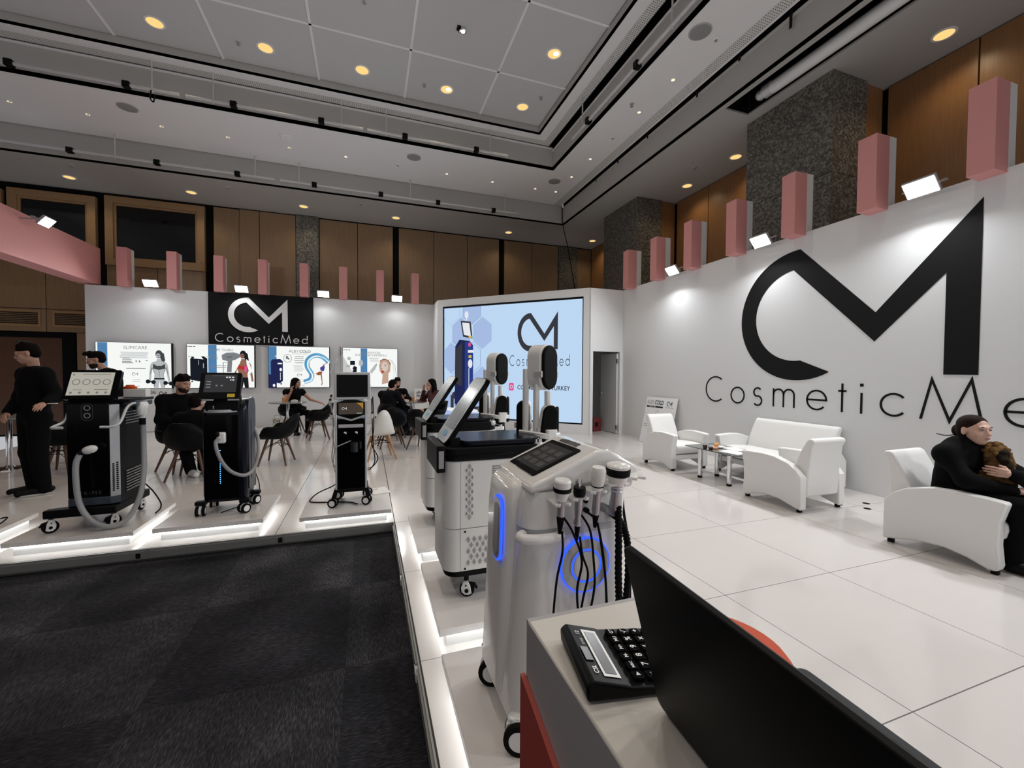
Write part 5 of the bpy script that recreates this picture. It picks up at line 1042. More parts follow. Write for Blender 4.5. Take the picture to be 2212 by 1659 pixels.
def round_table(label, x, y, r=.39):
    t = thing('round_table', label, 'table', (x, y, 0), 0, 'round café tables')
    MB().lathe([(.001, .752), (r-.01, .752), (r, .76), (r, .775), (r-.006, .782), (.001, .782)], 36).build('table_top', mat('grey table top', (.22, .22, .215), .12), t); MB().tube([(0, 0, .02), (0, 0, .752)], .035, 16).build('column', 'chrome', t)
    MB().lathe([(.001, 0), (.22, 0), (.22, .012), (.06, .03), (.035, .06), (.001, .06)], 30).build('foot_plate', 'chrome', t); MB().lathe([(.001, .73), (.12, .745), (.12, .752), (.001, .752)], 20).build('top_plate', 'steel', t)
round_table('round chrome-legged table in front of the woman with long hair', -1.73, 10.72); round_table('round chrome-legged table between the two men and the woman in burgundy', 1.0, 10.25, .36); round_table('round chrome-legged table cut by the left edge of the photo', -5.05, 8.3)

# white faux leather chairs and sofa
SIDE = [(.372, .378), (.31, .452), (.227, .507), (.063, .556), (-.094, .566), (-.273, .558), (-.355, .551), (-.374, .541), (-.34, .402), (-.334, .226), (-.348, .075), (-.335, .035), (-.286, .03), (-.168, .075), (-.042, .10), (.128, .09), (.275, .05), (.374, .03)]
BACK = [(.442, .768), (.42, .79), (.388, .796), (.36, .782), (.337, .742), (.279, .632), (.227, .514), (.17, .36), (.20, .16), (.365, .16), (.38, .426), (.408, .699)]
def lounge(name, label, cat, w_, group=None):
    t = thing(name, label, cat, (0, 0, 0), 0, group)
    for s_ in (-1, 1):
        x0, x1 = (w_/2-.095, w_/2) if s_ > 0 else (-w_/2, -w_/2+.095)
        MB().prism(SIDE, x0, x1, 'yz').build('arm', 'leather', t, .016, seg=3)
    x = w_/2-.096
    MB().prism(BACK, -x, x, 'yz').build('backrest', 'leather', t, .022, seg=3)
    MB().prism([(.20, .22), (.20, .375), (-.10, .40), (-.31, .395), (-.345, .375), (-.35, .33), (-.335, .265), (-.30, .245), (-.05, .23)], -x, x, 'yz').build('seat', 'leather', t, .018, seg=3)
    MB().prism([(.20, .14), (.20, .225), (-.31, .235), (-.31, .16), (-.1, .17)], -x+.005, x-.005, 'yz').build('seat_base', 'leather', t, .008)
    for sx in (-1, 1):
        for y in (.33, -.31): MB().box(sx*(w_/2-.05)-.02, sx*(w_/2-.05)+.02, y-.02, y+.02, 0, .045).build('foot', 'bplast', t, .004)
    return t
a1 = lounge('armchair', 'white leather armchair nearest the leaning price board', 'armchair', .69, 'white lounge armchairs'); a1.location = (4.675, 5.46, 0)
dup(a1, (4.655, 3.50, 0), PI, 'white leather armchair with its back to the viewer by the glass table'); dup(a1, (4.68, 2.03, 0), R(2), 'white leather armchair in which the woman with the dog sits')
sf = lounge('sofa', 'white leather two seat sofa against the right wall', 'sofa', 1.42); sf.location = (5.405, 4.31, 0); sf.rotation_euler = (0, 0, R(-90))

# glass coffee table and what stands on it
t = thing('coffee_table', 'low glass coffee table with thick chrome legs between the white armchairs', 'table', (4.7, 4.52, 0))
MB().prism(rrect(4.425, 4.985, 4.08, 4.97, .03), .415, .425).build('glass_top', 'glass', t, .002, world=True)
for x, y in ((4.48, 4.71), (4.78, 4.70), (4.50, 4.22), (4.80, 4.22)): MB().tube([(x, y, .03), (x, y, .414)], .03, 18).build('leg', 'chrome', t, world=True); MB().tube([(x, y, 0), (x, y, .03)], .032, 18).build('leg_cap', 'bplast', t, world=True)
MB().box(4.46, 4.96, 4.16, 4.9, .20, .206).build('lower_shelf', 'glass', t, .002, world=True) if False else None
def cup(label, x, y, z, m='clear', h=.085, coffee=True):
    c = thing('drink_cup', label, 'cup', (x, y, z))
    MB().lathe([(.001, 0), (.024, 0), (.034, h), (.031, h), (.023, .004), (.001, .004)], 20).build('cup', m, c)
    if coffee: MB().lathe([(.001, -.0002), (.0248, -.0002), (.0313, h*.66), (.001, h*.66)], 18).build('coffee', 'coffee', c)
cup('clear cup of black coffee at the near corner of the glass table', 4.475, 4.62, .4255); cup('low clear cup of black coffee next to the taller one', 4.49, 4.53, .4255, 'clear', .06)
c = thing('pastry_plate', 'white plate with a filled pastry roll on the glass table', 'plate', (4.74, 4.66, .4255))
MB().lathe([(.001, 0), (.06, 0), (.095, .012), (.093, .015), (.06, .005), (.001, .005)], 26).build('plate', 'wplast_m', c)
tag(MB().ball((0, 0, 0), (.085, .035, .028), 14, T(4.74, 4.68, .462, 0, 0, .5)).build('pastry_roll', 'paste'), 'golden brown pastry roll on the white plate', 'pastry')
tag(MB().loft([[(4.60+.05*math.cos(a)*k, 4.57+.035*math.sin(a)*k, .4255+z) for a in [2*PI*i/12 for i in range(12)]] for z, k in ((0, .9), (.015, 1), (.028, .7), (.032, .2))]).build('pastry_piece', mat('pink glaze', (.60, .26, .14), .6)), 'broken piece of pink glazed pastry beside the coffee cups', 'pastry')
for k, (x, y, rz) in enumerate(((4.60, 4.27, .12), (4.82, 4.44, -.25))):
    c = thing('paper_sheets', ['stack of white papers at the near end of the glass table', 'loose white papers in the middle of the glass table'][k], 'papers', (x, y, .4255), rz)
    MB().box(-.105, .105, -.148, .148, 0, .006).build('stack', 'paper', c, smooth=False); MB().box(-.10, .10, -.14, .14, .006, .008, T(.008, .006, 0, 0, 0, .05)).build('top_sheet', 'paper', c, smooth=False)
def snack(label, x, y, z, kind):
    if kind == 'box':
        c = thing('food_tray', label, 'food tray', (x, y, z)); MB().loft([[(a, b, zz) for a, b in rrect(-.07*k, .07*k, -.05*k, .05*k, .01)] for zz, k in ((0, .85), (.04, 1))]).build('tray', 'paper', c); MB().ball((0, 0, .04), (.05, .035, .02), 10).build('food', 'paste', c)
    else:
        cup(label, x, y, z, mat('orange cup', (.65, .25, .04), .4), .10, False)
snack('orange paper cup on the table of the woman with long hair', -1.80, 10.62, .782, 'c'); snack('white food tray on the table of the woman with long hair', -1.58, 10.62, .782, 'box')
snack('white food tray on the table of the two men', .86, 10.15, .782, 'box'); snack('orange paper cup on the table of the two men', 1.02, 10.10, .782, 'c'); snack('second white food tray beside the orange cup on the men\'s table', 1.14, 10.2, .782, 'box')
tag(MB().prism(rrect(-.11, .11, -.04, .04, .02), 0, .03, X=T(1.24, 10.12, .782, 0, 0, .2)).build('purse', mat('crimson leather', (.20, .012, .03), .4), None, .008), 'crimson purse on the table before the woman in burgundy', 'purse')

# ---- leaning price boards
def board(label, o_, u_, w_, h, lean, title, sub=None, easel=False):
    t = thing('price_board', label, 'sign board', o_)
    u_ = Vector(u_).normalized(); n0 = u_.cross(Vector((0, 0, 1))); v_ = (Vector((0, 0, 1))*math.cos(lean) - n0*math.sin(lean)).normalized()
    f = Frame(o_, u_, v_); k = MB(); f.slab(k, rectp(0, w_, 0.01, h), -.012, 0); k.build('panel', 'board', t, .002, world=True)
    return t, f
t, f = board('white board headed ALBYCOLD leaning on the right wall behind an armchair', (5.60, 7.66, 0), (.03, -1, 0), .92, 1.0, R(12), '')
f.text('title', 'ALBY', .125, .04, .845, 'print_g', t, width=.22); f.text('title', 'COLD', .125, .28, .845, 'print', t, width=.26, bold=.015); f.shape('subtitle_bar', [rectp(.04, .54, .775, .81)], 'print', t, .002); f.text('subtitle', 'DIODE LASER', .035, .12, .78, 'print_w', t, .0025)
logo(f, .64, .83, .10, 'print', t, .002); f.shape('small_print', [rectp(.60, .84, .795, .803), rectp(.64, .82, .60, .608), rectp(.64, .83, .56, .575), rectp(.34, .45, .70, .708), rectp(.34, .44, .64, .648), rectp(.05, .30, .40, .41), rectp(.05, .4, .36, .37)], 'print_g', t, .002)
t, f = board('white board headed HYDRAFACIAL SUNSHINE leaning on the back wall under the first poster', (-5.36, 12.30, 0), (1, 0, 0), .82, 1.045, R(6), '')
f.text('title', 'HYDRAFACIAL', .095, .08, .93, 'print', t, width=.42, bold=.01); f.text('title', 'SUNSHINE', .09, .08, .845, 'print_g', t, width=.28, bold=.01); f.shape('subtitle_bar', [rectp(.08, .36, .78, .815)], 'print', t, .002); logo(f, .56, .88, .10, 'print', t, .002); f.shape('small_print', [rectp(.52, .74, .855, .861)], 'print_g', t, .002)
t, f = board('white board headed APHRODITE PRIME leaning in the corner beside the video screen', (1.27, 12.05, 0), (1, .0, 0), .52, 1.03, R(9), '')
f.text('title', 'APHRODITE', .105, .05, .87, 'print', t, width=.42, bold=.012); f.text('title', 'PRIME', .105, .05, .77, 'print', t, width=.26, bold=.012); f.shape('subtitle_bar', [rectp(.05, .34, .67, .72)], 'print', t, .002)
t = thing('gift_bag', 'small cream gift bag with the monogram on the floor by the back wall', 'bag', (-2.22, 12.3, 0))
MB().box(-.13, .13, -.05, .05, 0, .27).build('bag', mat('cream bag', (.55, .54, .48), .6), t, .003); MB().tube(spline([(-.07, -.05, .26), (-.06, -.05, .33), (.06, -.05, .33), (.07, -.05, .26)]), .004, 6).build('handle', 'bplast', t); logo(Frame((-2.22-.10, 12.249, .13), (1, 0, 0), (0, 0, 1)), 0, 0, .10, 'print', t, .002)

# ================================================================== COUNTER IN THE FOREGROUND
t = thing('reception_counter', 'reception counter with cream top and grey and red front at the bottom of the photo', 'counter', (.45, 0, 0))
CX, CY = .288, .724
MB().box(CX, .618, -1.2, CY, .972, 1.0).build('counter_top', 'deskw', t, .0025, world=True)
MB().box(CX+.012, .60, -1.19, CY-.012, 0, .972).build('carcass', 'deskg', t, smooth=False, world=True)
MB().prism([(CY, .998), (CY, .884), (.586, .842), (-.1, .645), (-1.19, .33), (-1.19, .998)], CX-.002, CX+.012, 'yz').build('front_panel_grey', 'deskg', t, .001, world=True)
MB().prism([(CY+.014, 0), (CY+.014, .893), (.586, .846), (-.1, .649), (-1.19, .334), (-1.19, 0)], CX-.012, CX-.002, 'yz').build('front_panel_red', 'red', t, .001, world=True)
MB().box(CX, .618, CY, CY+.012, 0, .998).build('end_panel', 'deskg', t, smooth=False, world=True)

# calculator: display at local -x, keys toward +x
t = thing('calculator', 'black desk calculator with white key symbols on the counter', 'calculator', (.401, .562, 1.0), R(-10))
MB().prism([(-.097, .004), (-.099, .026), (-.090, .034), (-.038, .0215), (-.030, .0185), (.095, .010), (.097, .002)], -.071, .071, 'xz').build('case', 'bplast', t, .004, seg=3)
def cf(x, z, x2, z2):
    v_ = Vector((x-x2, 0, z-z2)).normalized(); return v_
w_t = wm(t)
def wframe(o_, u_, v_): return Frame(w_t @ Vector(o_), w_t.to_3x3() @ Vector(u_), w_t.to_3x3() @ Vector(v_))
FDp = wframe((-.038, -.064, .0222), (0, 1, 0), (-.052, 0, .0125))
FDp.shape('display_rim', [rectp(.008, .120, .003, .030)], 'wplast_m', t, .0006); FDp.shape('display', [rectp(.014, .114, .0075, .0255)], 'lcdoff', t, .0012)
FDp.text('brand_mark', 'CSL', .0105, .012, .036, 'print_w', t, .0008, bold=.02); FDp.text('model_mark', 'CS-555', .0055, .078, .036, 'print_w', t, .0008); FDp.text('digits_mark', '12', .010, .104, .036, 'print_w', t, .0008, bold=.02); FDp.shape('solar_cell', [rectp(.040, .072, .0345, .047)], 'lcdoff', t, .001)
FK = wframe((-.030, -.064, .0285), (0, 1, 0), (-.125, 0, .0155)) if False else wframe((-.030, -.064, .0188), (0, 1, 0), (-.125, 0, .0085))
KEYS = [['►', 'MRC', 'M-', 'M+', 'MU', 'GT'], ['+/-', '7', '8', '9', '%', '√'], ['√', '4', '5', '6', '×', '÷'], ['C', '1', '2', '3', '+', '−'], ['AC', '0', '00', '.', None, '=']]
for r_, row in enumerate(KEYS):
    for c_, s_ in enumerate(row):
        if s_ is None: continue
        a0 = .004+c_*.0206; b1 = -.008-r_*.0222; tall = (s_ == '+')
        k = MB(); q = rrect(a0, a0+.0165, b1-(.0385 if tall else .0165), b1, .003, 3); FK.slab(k, q, -.002, .006)
        o = k.build('key', 'bgloss', t, .001, world=True)
        s2 = {'►': '>', '√': 'v', '−': '-', '×': 'x', '÷': '÷'}.get(s_, s_)
        if s_ == '►': FK.shape('key_symbol', [[(a0+.0055, b1-.012), (a0+.0125, b1-.0085), (a0+.0055, b1-.005)]], 'print_w', o, .0066, .006)
        elif s_ == '√': FK.shape('key_symbol', ribbon([(a0+.004, b1-.008), (a0+.0065, b1-.012), (a0+.009, b1-.0045), (a0+.0135, b1-.0045)], .0012), 'print_w', o, .0066, .006)
        else: FK.text('key_symbol', s2, .0145 if len(s_) == 1 else (.009 if len(s_) == 2 else .007), a0+.00825, b1-(.0245 if tall else .0125 if len(s_) == 1 else .011), 'print_w', o, .0066, 'CENTER', .02)
# laptop, lid leaning toward the aisle
t = thing('laptop', 'open black laptop on the counter with its lid back toward the viewer', 'laptop', (.389, .469, 1.0), R(-3.9))
MB().prism(rrect(-.004, .25, -.362, 0, .012, 4), .004, .018).build('base', 'bplast', t, .003)
kb = MB().box(.03, .14, -.34, -.02, .018, .0185).build('keyboard_well', 'bgloss', t, smooth=False)
for r_ in range(5):
    for c_ in range(14): MB().box(.034+r_*.021, .050+r_*.021, -.336+c_*.0225, -.318+c_*.0225, .0185, .0205).build('key', 'bplast', kb, smooth=False)
MB().box(.155, .235, -.24, -.13, .018, .0187).build('touchpad', 'bgloss', t, smooth=False)
LF = Matrix.Translation((0, 0, .014)) @ Matrix.Rotation(R(-14.5), 4, 'Y')
MB().prism(rrect(-.362, 0, .0, .238, .014, 6), -.009, 0, 'yz', LF).build('lid', 'bplast', t, .002)
MB().prism(rectp(-.352, -.01, .02, .228), 0, .0008, 'yz', LF).build('screen', 'bgloss', t, smooth=False)
for y in (-.30, -.06): MB().tube([(0, y-.02, .014), (0, y+.02, .014)], .006, 10).build('hinge', 'bplast', t)
for y in (-.33, -.03): MB().box(.02, .03, y-.01, y+.01, 0, .004).build('rubber_foot', 'brub', t); MB().box(.21, .22, y-.01, y+.01, 0, .004).build('rubber_foot', 'brub', t)
# orange stool behind the counter
t = thing('bar_stool', 'orange round topped stool behind the counter, mostly hidden by the laptop', 'stool', (.870, .845, 0))
MB().lathe([(.001, .70), (.165, .70), (.176, .715), (.178, .735), (.165, .752), (.05, .758), (.001, .758)], 36).build('seat', 'orange', t); MB().tube([(0, 0, .02), (0, 0, .70)], .025, 14).build('column', 'chrome', t); MB().lathe([(.001, 0), (.2, 0), (.2, .01), (.05, .03), (.001, .03)], 30).build('foot_plate', 'chrome', t); MB().tube([(.13*math.cos(a), .13*math.sin(a), .25) for a in [2*PI*i/20 for i in range(20)]], .009, 8, True).build('foot_ring', 'chrome', t)

# ================================================================== PEOPLE (one continuous surface grown from a signed distance field)
def _smin(a, b, k):
    h = np.clip(.5+.5*(b-a)/k, 0, 1); return b*(1-h)+a*h - k*h*(1-h)
def sdf_surface(prims, vox, k=.02):
    """prims: ('c', a, b, ra, rb[, axis, squash]) tapered capsule; ('e', c, radii[, 3x3]) ellipsoid; ('-e', ...) carves"""
    lo, hi = np.full(3, 1e9), np.full(3, -1e9)
    for p in prims:
        if p[0] == 'c':
            r = max(p[3], p[4]); q = np.array([p[1], p[2]], float); a, b = q.min(0)-r, q.max(0)+r
        elif p[0] == 'e': r = max(p[2]); a, b = np.array(p[1])-r, np.array(p[1])+r
        else: continue
        lo, hi = np.minimum(lo, a), np.maximum(hi, b)
    lo -= 3*vox; hi += 3*vox
    n = np.ceil((hi-lo)/vox).astype(int)+1
    D = np.full(n, .3)
    ax = [lo[i]+vox*np.arange(n[i]) for i in range(3)]
    for p in prims:
        kk = k
        if p[0] == 'c':
            r = max(p[3], p[4]); q = np.array([p[1], p[2]], float); a, b = q.min(0)-r, q.max(0)+r
        else: r = max(p[2]); a, b = np.array(p[1], float)-r, np.array(p[1], float)+r
        m_ = kk+2.5*vox
        i0 = np.maximum(0, np.floor((a-m_-lo)/vox).astype(int)); i1 = np.minimum(n, np.ceil((b+m_-lo)/vox).astype(int)+1)
        sl = tuple(slice(i0[j], i1[j]) for j in range(3))
        G = np.stack(np.meshgrid(*[ax[j][sl[j]] for j in range(3)], indexing='ij'), -1)
        if p[0] == 'c':
            A = np.array(p[1], float); B = np.array(p[2], float); P_ = G-A; ba = B-A
            if len(p) > 5:
                u_ = np.array(p[5], float); u_ /= np.linalg.norm(u_); P_ = P_ + (P_@u_)[..., None]*u_*(p[6]-1)
                ba = ba + (ba@u_)*u_*(p[6]-1)
            t = np.clip((P_@ba)/max(1e-9, ba@ba), 0, 1); d = np.linalg.norm(P_-t[..., None]*ba, axis=-1)-(p[3]+(p[4]-p[3])*t)
        else:
            P_ = G-np.array(p[1], float)
            if len(p) > 3 and p[3] is not None: P_ = P_@np.array(p[3])
            rr_ = np.array(p[2], float); k0 = np.linalg.norm(P_/rr_, axis=-1); k1 = np.linalg.norm(P_/(rr_*rr_), axis=-1); d = k0*(k0-1)/np.maximum(k1, 1e-6)
        if p[0][0] == '-': D[sl] = -_smin(-D[sl], d, .006)
        else: D[sl] = _smin(D[sl], d, kk)
    # naive surface nets
    S_ = D < 0
    c = [(i, j, l) for i in (0, 1) for j in (0, 1) for l in (0, 1)]
    def sub(Aa, o): return Aa[o[0]:Aa.shape[0]-1+o[0], o[1]:Aa.shape[1]-1+o[1], o[2]:Aa.shape[2]-1+o[2]]
    cnt = sum(sub(S_, o).astype(np.int8) for o in c); act = (cnt > 0) & (cnt < 8)
    idx = np.full(act.shape, -1, np.int64); ii = np.argwhere(act); idx[act] = np.arange(len(ii))
    acc = np.zeros((len(ii), 3)); num = np.zeros(len(ii))
    for o in c:
        for d_ in range(3):
            if o[d_]: continue
            o2 = list(o); o2[d_] = 1
            va = D[ii[:, 0]+o[0], ii[:, 1]+o[1], ii[:, 2]+o[2]]; vb = D[ii[:, 0]+o2[0], ii[:, 1]+o2[1], ii[:, 2]+o2[2]]
            cr = (va < 0) != (vb < 0); t = np.where(cr, va/np.where(cr, va-vb, 1), 0)
            p_ = np.tile(np.array(o, float), (len(ii), 1)); p_[:, d_] += t
            acc[cr] += p_[cr]; num[cr] += 1
    V = lo+(ii+acc/num[:, None])*vox; F = []
    for d_ in range(3):
        e1, e2 = [x for x in range(3) if x != d_]
        a = [slice(1, -1)]*3; a[d_] = slice(0, -1); b = list(a); b[d_] = slice(1, None)
        s1, s2 = S_[tuple(a)], S_[tuple(b)]; q = np.argwhere(s1 != s2); fl = s1[tuple(q.T)]
        q = q+1; q[:, d_] -= 1
        def ID(o1, o2):
            w_ = q.copy(); w_[:, e1] -= o1; w_[:, e2] -= o2; return idx[w_[:, 0], w_[:, 1], w_[:, 2]]
        quad = np.stack([ID(0, 0), ID(1, 0), ID(1, 1), ID(0, 1)], 1)
        flip = fl if d_ != 1 else ~fl
        quad[~flip] = quad[~flip][:, ::-1]; F.append(quad)
    return V, np.concatenate(F)
def sdf_obj(name, parts, m, parent, k=.02):
    """parts: list of (prims, voxel); all become one mesh object"""
    V, F, n = [], [], 0
    for q_ in parts:
        v, f = sdf_surface(q_[0], q_[1], q_[2] if len(q_) > 2 else k); V.append(v); F.append(f+n); n += len(v)
    me = bpy.data.meshes.new(name); me.from_pydata(np.concatenate(V).tolist(), [], np.concatenate(F).tolist())
    me.polygons.foreach_set('use_smooth', [True]*len(me.polygons)); me.materials.append(M[m] if isinstance(m, str) else m); me.update()
    o = bpy.data.objects.new(name, me); C.objects.link(o); o.parent = parent; return o
def V3(*a): return np.array(a, float)
def hand(wr, d, nrm, side, curl=.5, s=1.):
    """five separate fingers; d points from wrist to fingertips, nrm out of the back of the hand, side = thumb direction"""
    d = V3(*d)/np.linalg.norm(d); nrm = V3(*nrm); nrm = nrm-d*(nrm@d); nrm /= np.linalg.norm(nrm); s_ = np.cross(d, nrm)
    if s_@V3(*side) < 0: s_ = -s_
    wr = V3(*wr); P = [('c', wr, wr+d*.03*s, .021*s, .024*s), ('c', wr+d*.035*s+s_*.018*s, wr+d*.075*s+s_*.022*s, .017*s, .014*s), ('c', wr+d*.035*s-s_*.016*s, wr+d*.072*s-s_*.024*s, .016*s, .012*s), ('c', wr+d*.04*s, wr+d*.078*s, .018*s, .014*s)]
    for i, (off, ln) in enumerate(((.028, .070), (.009, .078), (-.010, .073), (-.028, .057))):
        b = wr+d*(.082-.004*abs(i-1))*s+s_*off*s; a = 0; r = .0088*s
        for seg, fr_ in enumerate((.45, .32, .23)):
            a += curl*(.55, .75, .5)[seg]; e = b+(d*math.cos(a)-nrm*math.sin(a)+s_*off*.6)*ln*fr_*s; P.append(('c', b, e, r, r*.88)); b = e; r *= .88
    b = wr+d*.030*s+s_*.020*s; e = b+(d*.62+s_*.62-nrm*.25)*.036*s; P.append(('c', b, e, .012*s, .0105*s)); e2 = e+(d*.85+s_*.25-nrm*.35)*.030*s; P.append(('c', e, e2, .0105*s, .008*s))
    return P
STAND = dict(pelvis=(0, 0, .96), belly=(0, -.01, 1.10), chest=(0, 0, 1.31), neck=(0, .015, 1.47), head=(0, -.01, 1.665), shL=(.185, .01, 1.43), elL=(.25, .03, 1.14), wrL=(.235, -.08, .90), shR=(-.185, .01, 1.43), elR=(-.25, .03, 1.14), wrR=(-.235, -.08, .90),
    hipL=(.09, 0, .92), knL=(.10, -.02, .50), anL=(.105, .02, .10), toL=(.12, -.15, .035), hipR=(-.09, 0, .92), knR=(-.10, -.02, .50), anR=(-.105, .02, .10), toR=(-.12, -.15, .035))
SIT = dict(pelvis=(0, .02, .53), belly=(0, .03, .66), chest=(0, .03, .88), neck=(0, .02, 1.03), head=(0, -.03, 1.215), shL=(.18, .03, .99), elL=(.235, -.06, .73), wrL=(.13, -.27, .76), shR=(-.18, .03, .99), elR=(-.235, -.06, .73), wrR=(-.13, -.27, .76),
    hipL=(.09, -.02, .52), knL=(.13, -.44, .50), anL=(.13, -.40, .10), toL=(.14, -.56, .035), hipR=(-.09, -.02, .52), knR=(-.13, -.44, .50), anR=(-.13, -.40, .10), toR=(-.14, -.56, .035))
def person(label, loc, rz, base, over, top='blackfab', bottom='blackfab', skin='skin', hair='short', hairm='hair', beard=False, hy=0., hpit=0., hroll=0., slim=1., sleeve=1., legs=1., shoe='bplast', sole=None, fine=False, hands=((0, -.3, -1), (0, -.3, -1)), curl=.5, scale=1., group=None, boots=False, collar=False):
    t = thing('person', label, 'person', loc, rz, group); t.scale = (scale,)*3
    J = {k: V3(*v) for k, v in {**base, **over}.items()}; w_ = slim
    Rh = np.array((Matrix.Rotation(hy, 3, 'Z') @ Matrix.Rotation(hroll, 3, 'Y') @ Matrix.Rotation(hpit, 3, 'X')))
    hc = J['head']; L = lambda *a: tuple(hc+Rh@V3(*a))
    Rt = Rh.tolist()
    def E(c_, r_): return ('e', L(*c_), r_, Rt)
    fem = 1 if hair in ('long', 'bun') else 0
    head = [E((0, .014, .035), (.076, .094, .086)), E((0, -.018, -.03), (.060-.003*fem, .074, .082)), E((0, -.055, -.086), (.027-.004*fem, .025, .022)), E((.036, -.056, -.022), (.026, .024, .028)), E((-.036, -.056, -.022), (.026, .024, .028)),
        ('c', L(0, -.088, .012), L(0, -.104, -.022), .0075, .0115), ('c', L(.010, -.094, -.027), L(-.010, -.094, -.027), .008, .008), E((0, -.079, .030), (.052, .016, .013)), E((0, -.086, -.052), (.021, .010, .0065)), E((0, -.084, -.062), (.019, .011, .0075)),
        E((.077, .012, -.008), (.009, .019, .030)), E((-.077, .012, -.008), (.009, .019, .030)), ('c', J['neck'], L(0, .022, -.075), .054*(1-.14*fem), .050*(1-.14*fem)),
        ('-e', L(.031, -.094, .010), (.017, .013, .010), Rt), ('-e', L(-.031, -.094, .010), (.017, .013, .010), Rt)]
    fd = np.cross(J['shL']-J['shR'], V3(0, 0, 1)); fd = -fd/np.linalg.norm(fd)      # roughly the chest direction
    fd = V3(0, -1, 0) if abs(fd[1]) < .2 else fd
    trunk = [('c', J['pelvis'], J['belly'], .135*w_, .125*w_, fd, 1.3), ('c', J['belly'], J['chest'], .125*w_, .155*w_, fd, 1.38), ('c', J['chest'], J['neck'], .13*w_, .055, fd, 1.2), ('c', J['shL'], J['shR'], .066*w_, .066*w_)]
    limbs = []
    for s_ in 'LR':
        limbs += [('c', J['sh'+s_], J['el'+s_], .054*w_, .042*w_), ('c', J['el'+s_], J['wr'+s_], .041*w_, .027*w_), ('c', J['hip'+s_], J['kn'+s_], .088*w_, .058*w_), ('c', J['kn'+s_], (J['kn'+s_]*.6+J['an'+s_]*.4), .056*w_, .056*w_), ('c', (J['kn'+s_]*.6+J['an'+s_]*.4), J['an'+s_], .056*w_, .036*w_), ('c', J['an'+s_]-V3(0, 0, .03), J['to'+s_], .036, .026)]
    parts = [(trunk+limbs, .017), (head, .0075 if not fine else .005)]
    for s_, hd in zip('LR', hands):
        dv = J['wr'+s_]-J['el'+s_]; dv /= np.linalg.norm(dv); sd = V3(0, 0, 1) if abs(dv[2]) < .7 else V3(0, -1, 0)
        parts.append((hand(J['wr'+s_], dv if hd is None or len(hd) < 6 else hd[3:6], (1 if s_ == 'L' else -1, 0, .2) if hd is None else hd[:3], sd, curl), .0055 if not fine else .0036, .004))
    b = sdf_obj('body', parts, skin, t, .014)
    # clothes
    tp = [('c', J['pelvis'], J['belly'], .148*w_, .142*w_, fd, 1.3), ('c', J['belly'], J['chest'], .142*w_, .172*w_, fd, 1.38), ('c', J['chest'], J['neck']-V3(0, 0, .045), .15*w_, .075, fd, 1.2), ('c', J['shL']-V3(0, 0, .015), J['shR']-V3(0, 0, .015), .072*w_, .072*w_), ('c', J['neck']-V3(0, 0, .03), J['shL'], .07*w_, .066*w_), ('c', J['neck']-V3(0, 0, .03), J['shR'], .07*w_, .066*w_)]
    if collar: tp += [('c', J['neck']+V3(.055, .01, -.03), J['neck']+V3(.05, .02, .025), .03, .022), ('c', J['neck']+V3(-.055, .01, -.03), J['neck']+V3(-.05, .02, .025), .03, .022), ('c', J['neck']+V3(-.045, .045, .0), J['neck']+V3(.045, .045, .0), .03, .03)]
    for s_ in 'LR':
        e = J['el'+s_]; wv = e+(J['wr'+s_]-e)*.93*sleeve
        if sleeve > 0: tp += [('c', J['sh'+s_], e, .064*w_, .058*w_), ('c', e, wv, .058*w_, .044*w_)]
        else: tp += [('c', J['sh'+s_], J['sh'+s_]+(e-J['sh'+s_])*.25, .068*w_, .062*w_)]
    sdf_obj('jacket' if sleeve else 'top', [(tp, .013 if not fine else .009)], top, t, .045)
    bt = [('c', J['pelvis'], J['pelvis']+V3(0, 0, .04), .143*w_, .14*w_, fd, 1.25)]
    for s_ in 'LR':
        k_ = J['kn'+s_]; h_ = J['hip'+s_]
        if legs >= 1: bt += [('c', h_, k_, .102*w_, .073*w_), ('c', k_, J['an'+s_]-V3(0, 0, .03), .073*w_, .058*w_)]
        else: bt += [('c', h_, h_+(k_-h_)*legs, .102*w_, .095*w_)]
    sdf_obj('trousers' if legs >= 1 else 'skirt', [(bt, .013)], bottom, t, .03)
    for s_ in 'LR':
        a, o_ = J['an'+s_], J['to'+s_]; fl = min(a[2], o_[2])
        sh = [('c', a-V3(0, 0, .048), o_+V3(0, 0, .006), .049, .037), ('c', a+(a-o_)*.28-V3(0, 0, .055), a-V3(0, 0, .05), .036, .04)]
        if boots: sh += [('c', a-V3(0, 0, .03), a+(J['kn'+s_]-a)*.72, .05, .062)]
        so = sdf_obj('boot' if boots else 'shoe', [(sh, .009)], shoe, t, .02)
        if sole:
            dr = (o_-a); dr[2] = 0; dr /= np.linalg.norm(dr); q = np.array([-dr[1], dr[0], 0]); base_ = a-dr*.075; pts = []
            for f_, w2 in ((0, .028), (.06, .036), (.17, .041), (.25, .034), (.285, .012)): pts.append((f_, w2))
            out = [tuple((base_+dr*f_+q*w2)[:2]) for f_, w2 in pts]+[tuple((base_+dr*f_-q*w2)[:2]) for f_, w2 in reversed(pts)]
            mb = MB(); mb.prism(out, 0.002, .024); mb.build('sole', sole, so, .003)
    # hair
    hp2 = [E((0, .022, .048), (.083, .099, .082)), E((0, .045, .0), (.079, .075, .085))]
    if hair == 'short': hp2 = [E((0, .018, .058), (.081, .098, .077)), E((0, .052, .012), (.078, .064, .075)), ('c', L(-.04, -.036, .100), L(.04, -.036, .100), .027, .027), ('e', L(.03, .0, .125), (.03, .03, .02), Rt), ('e', L(-.03, .02, .125), (.03, .03, .02), Rt)]
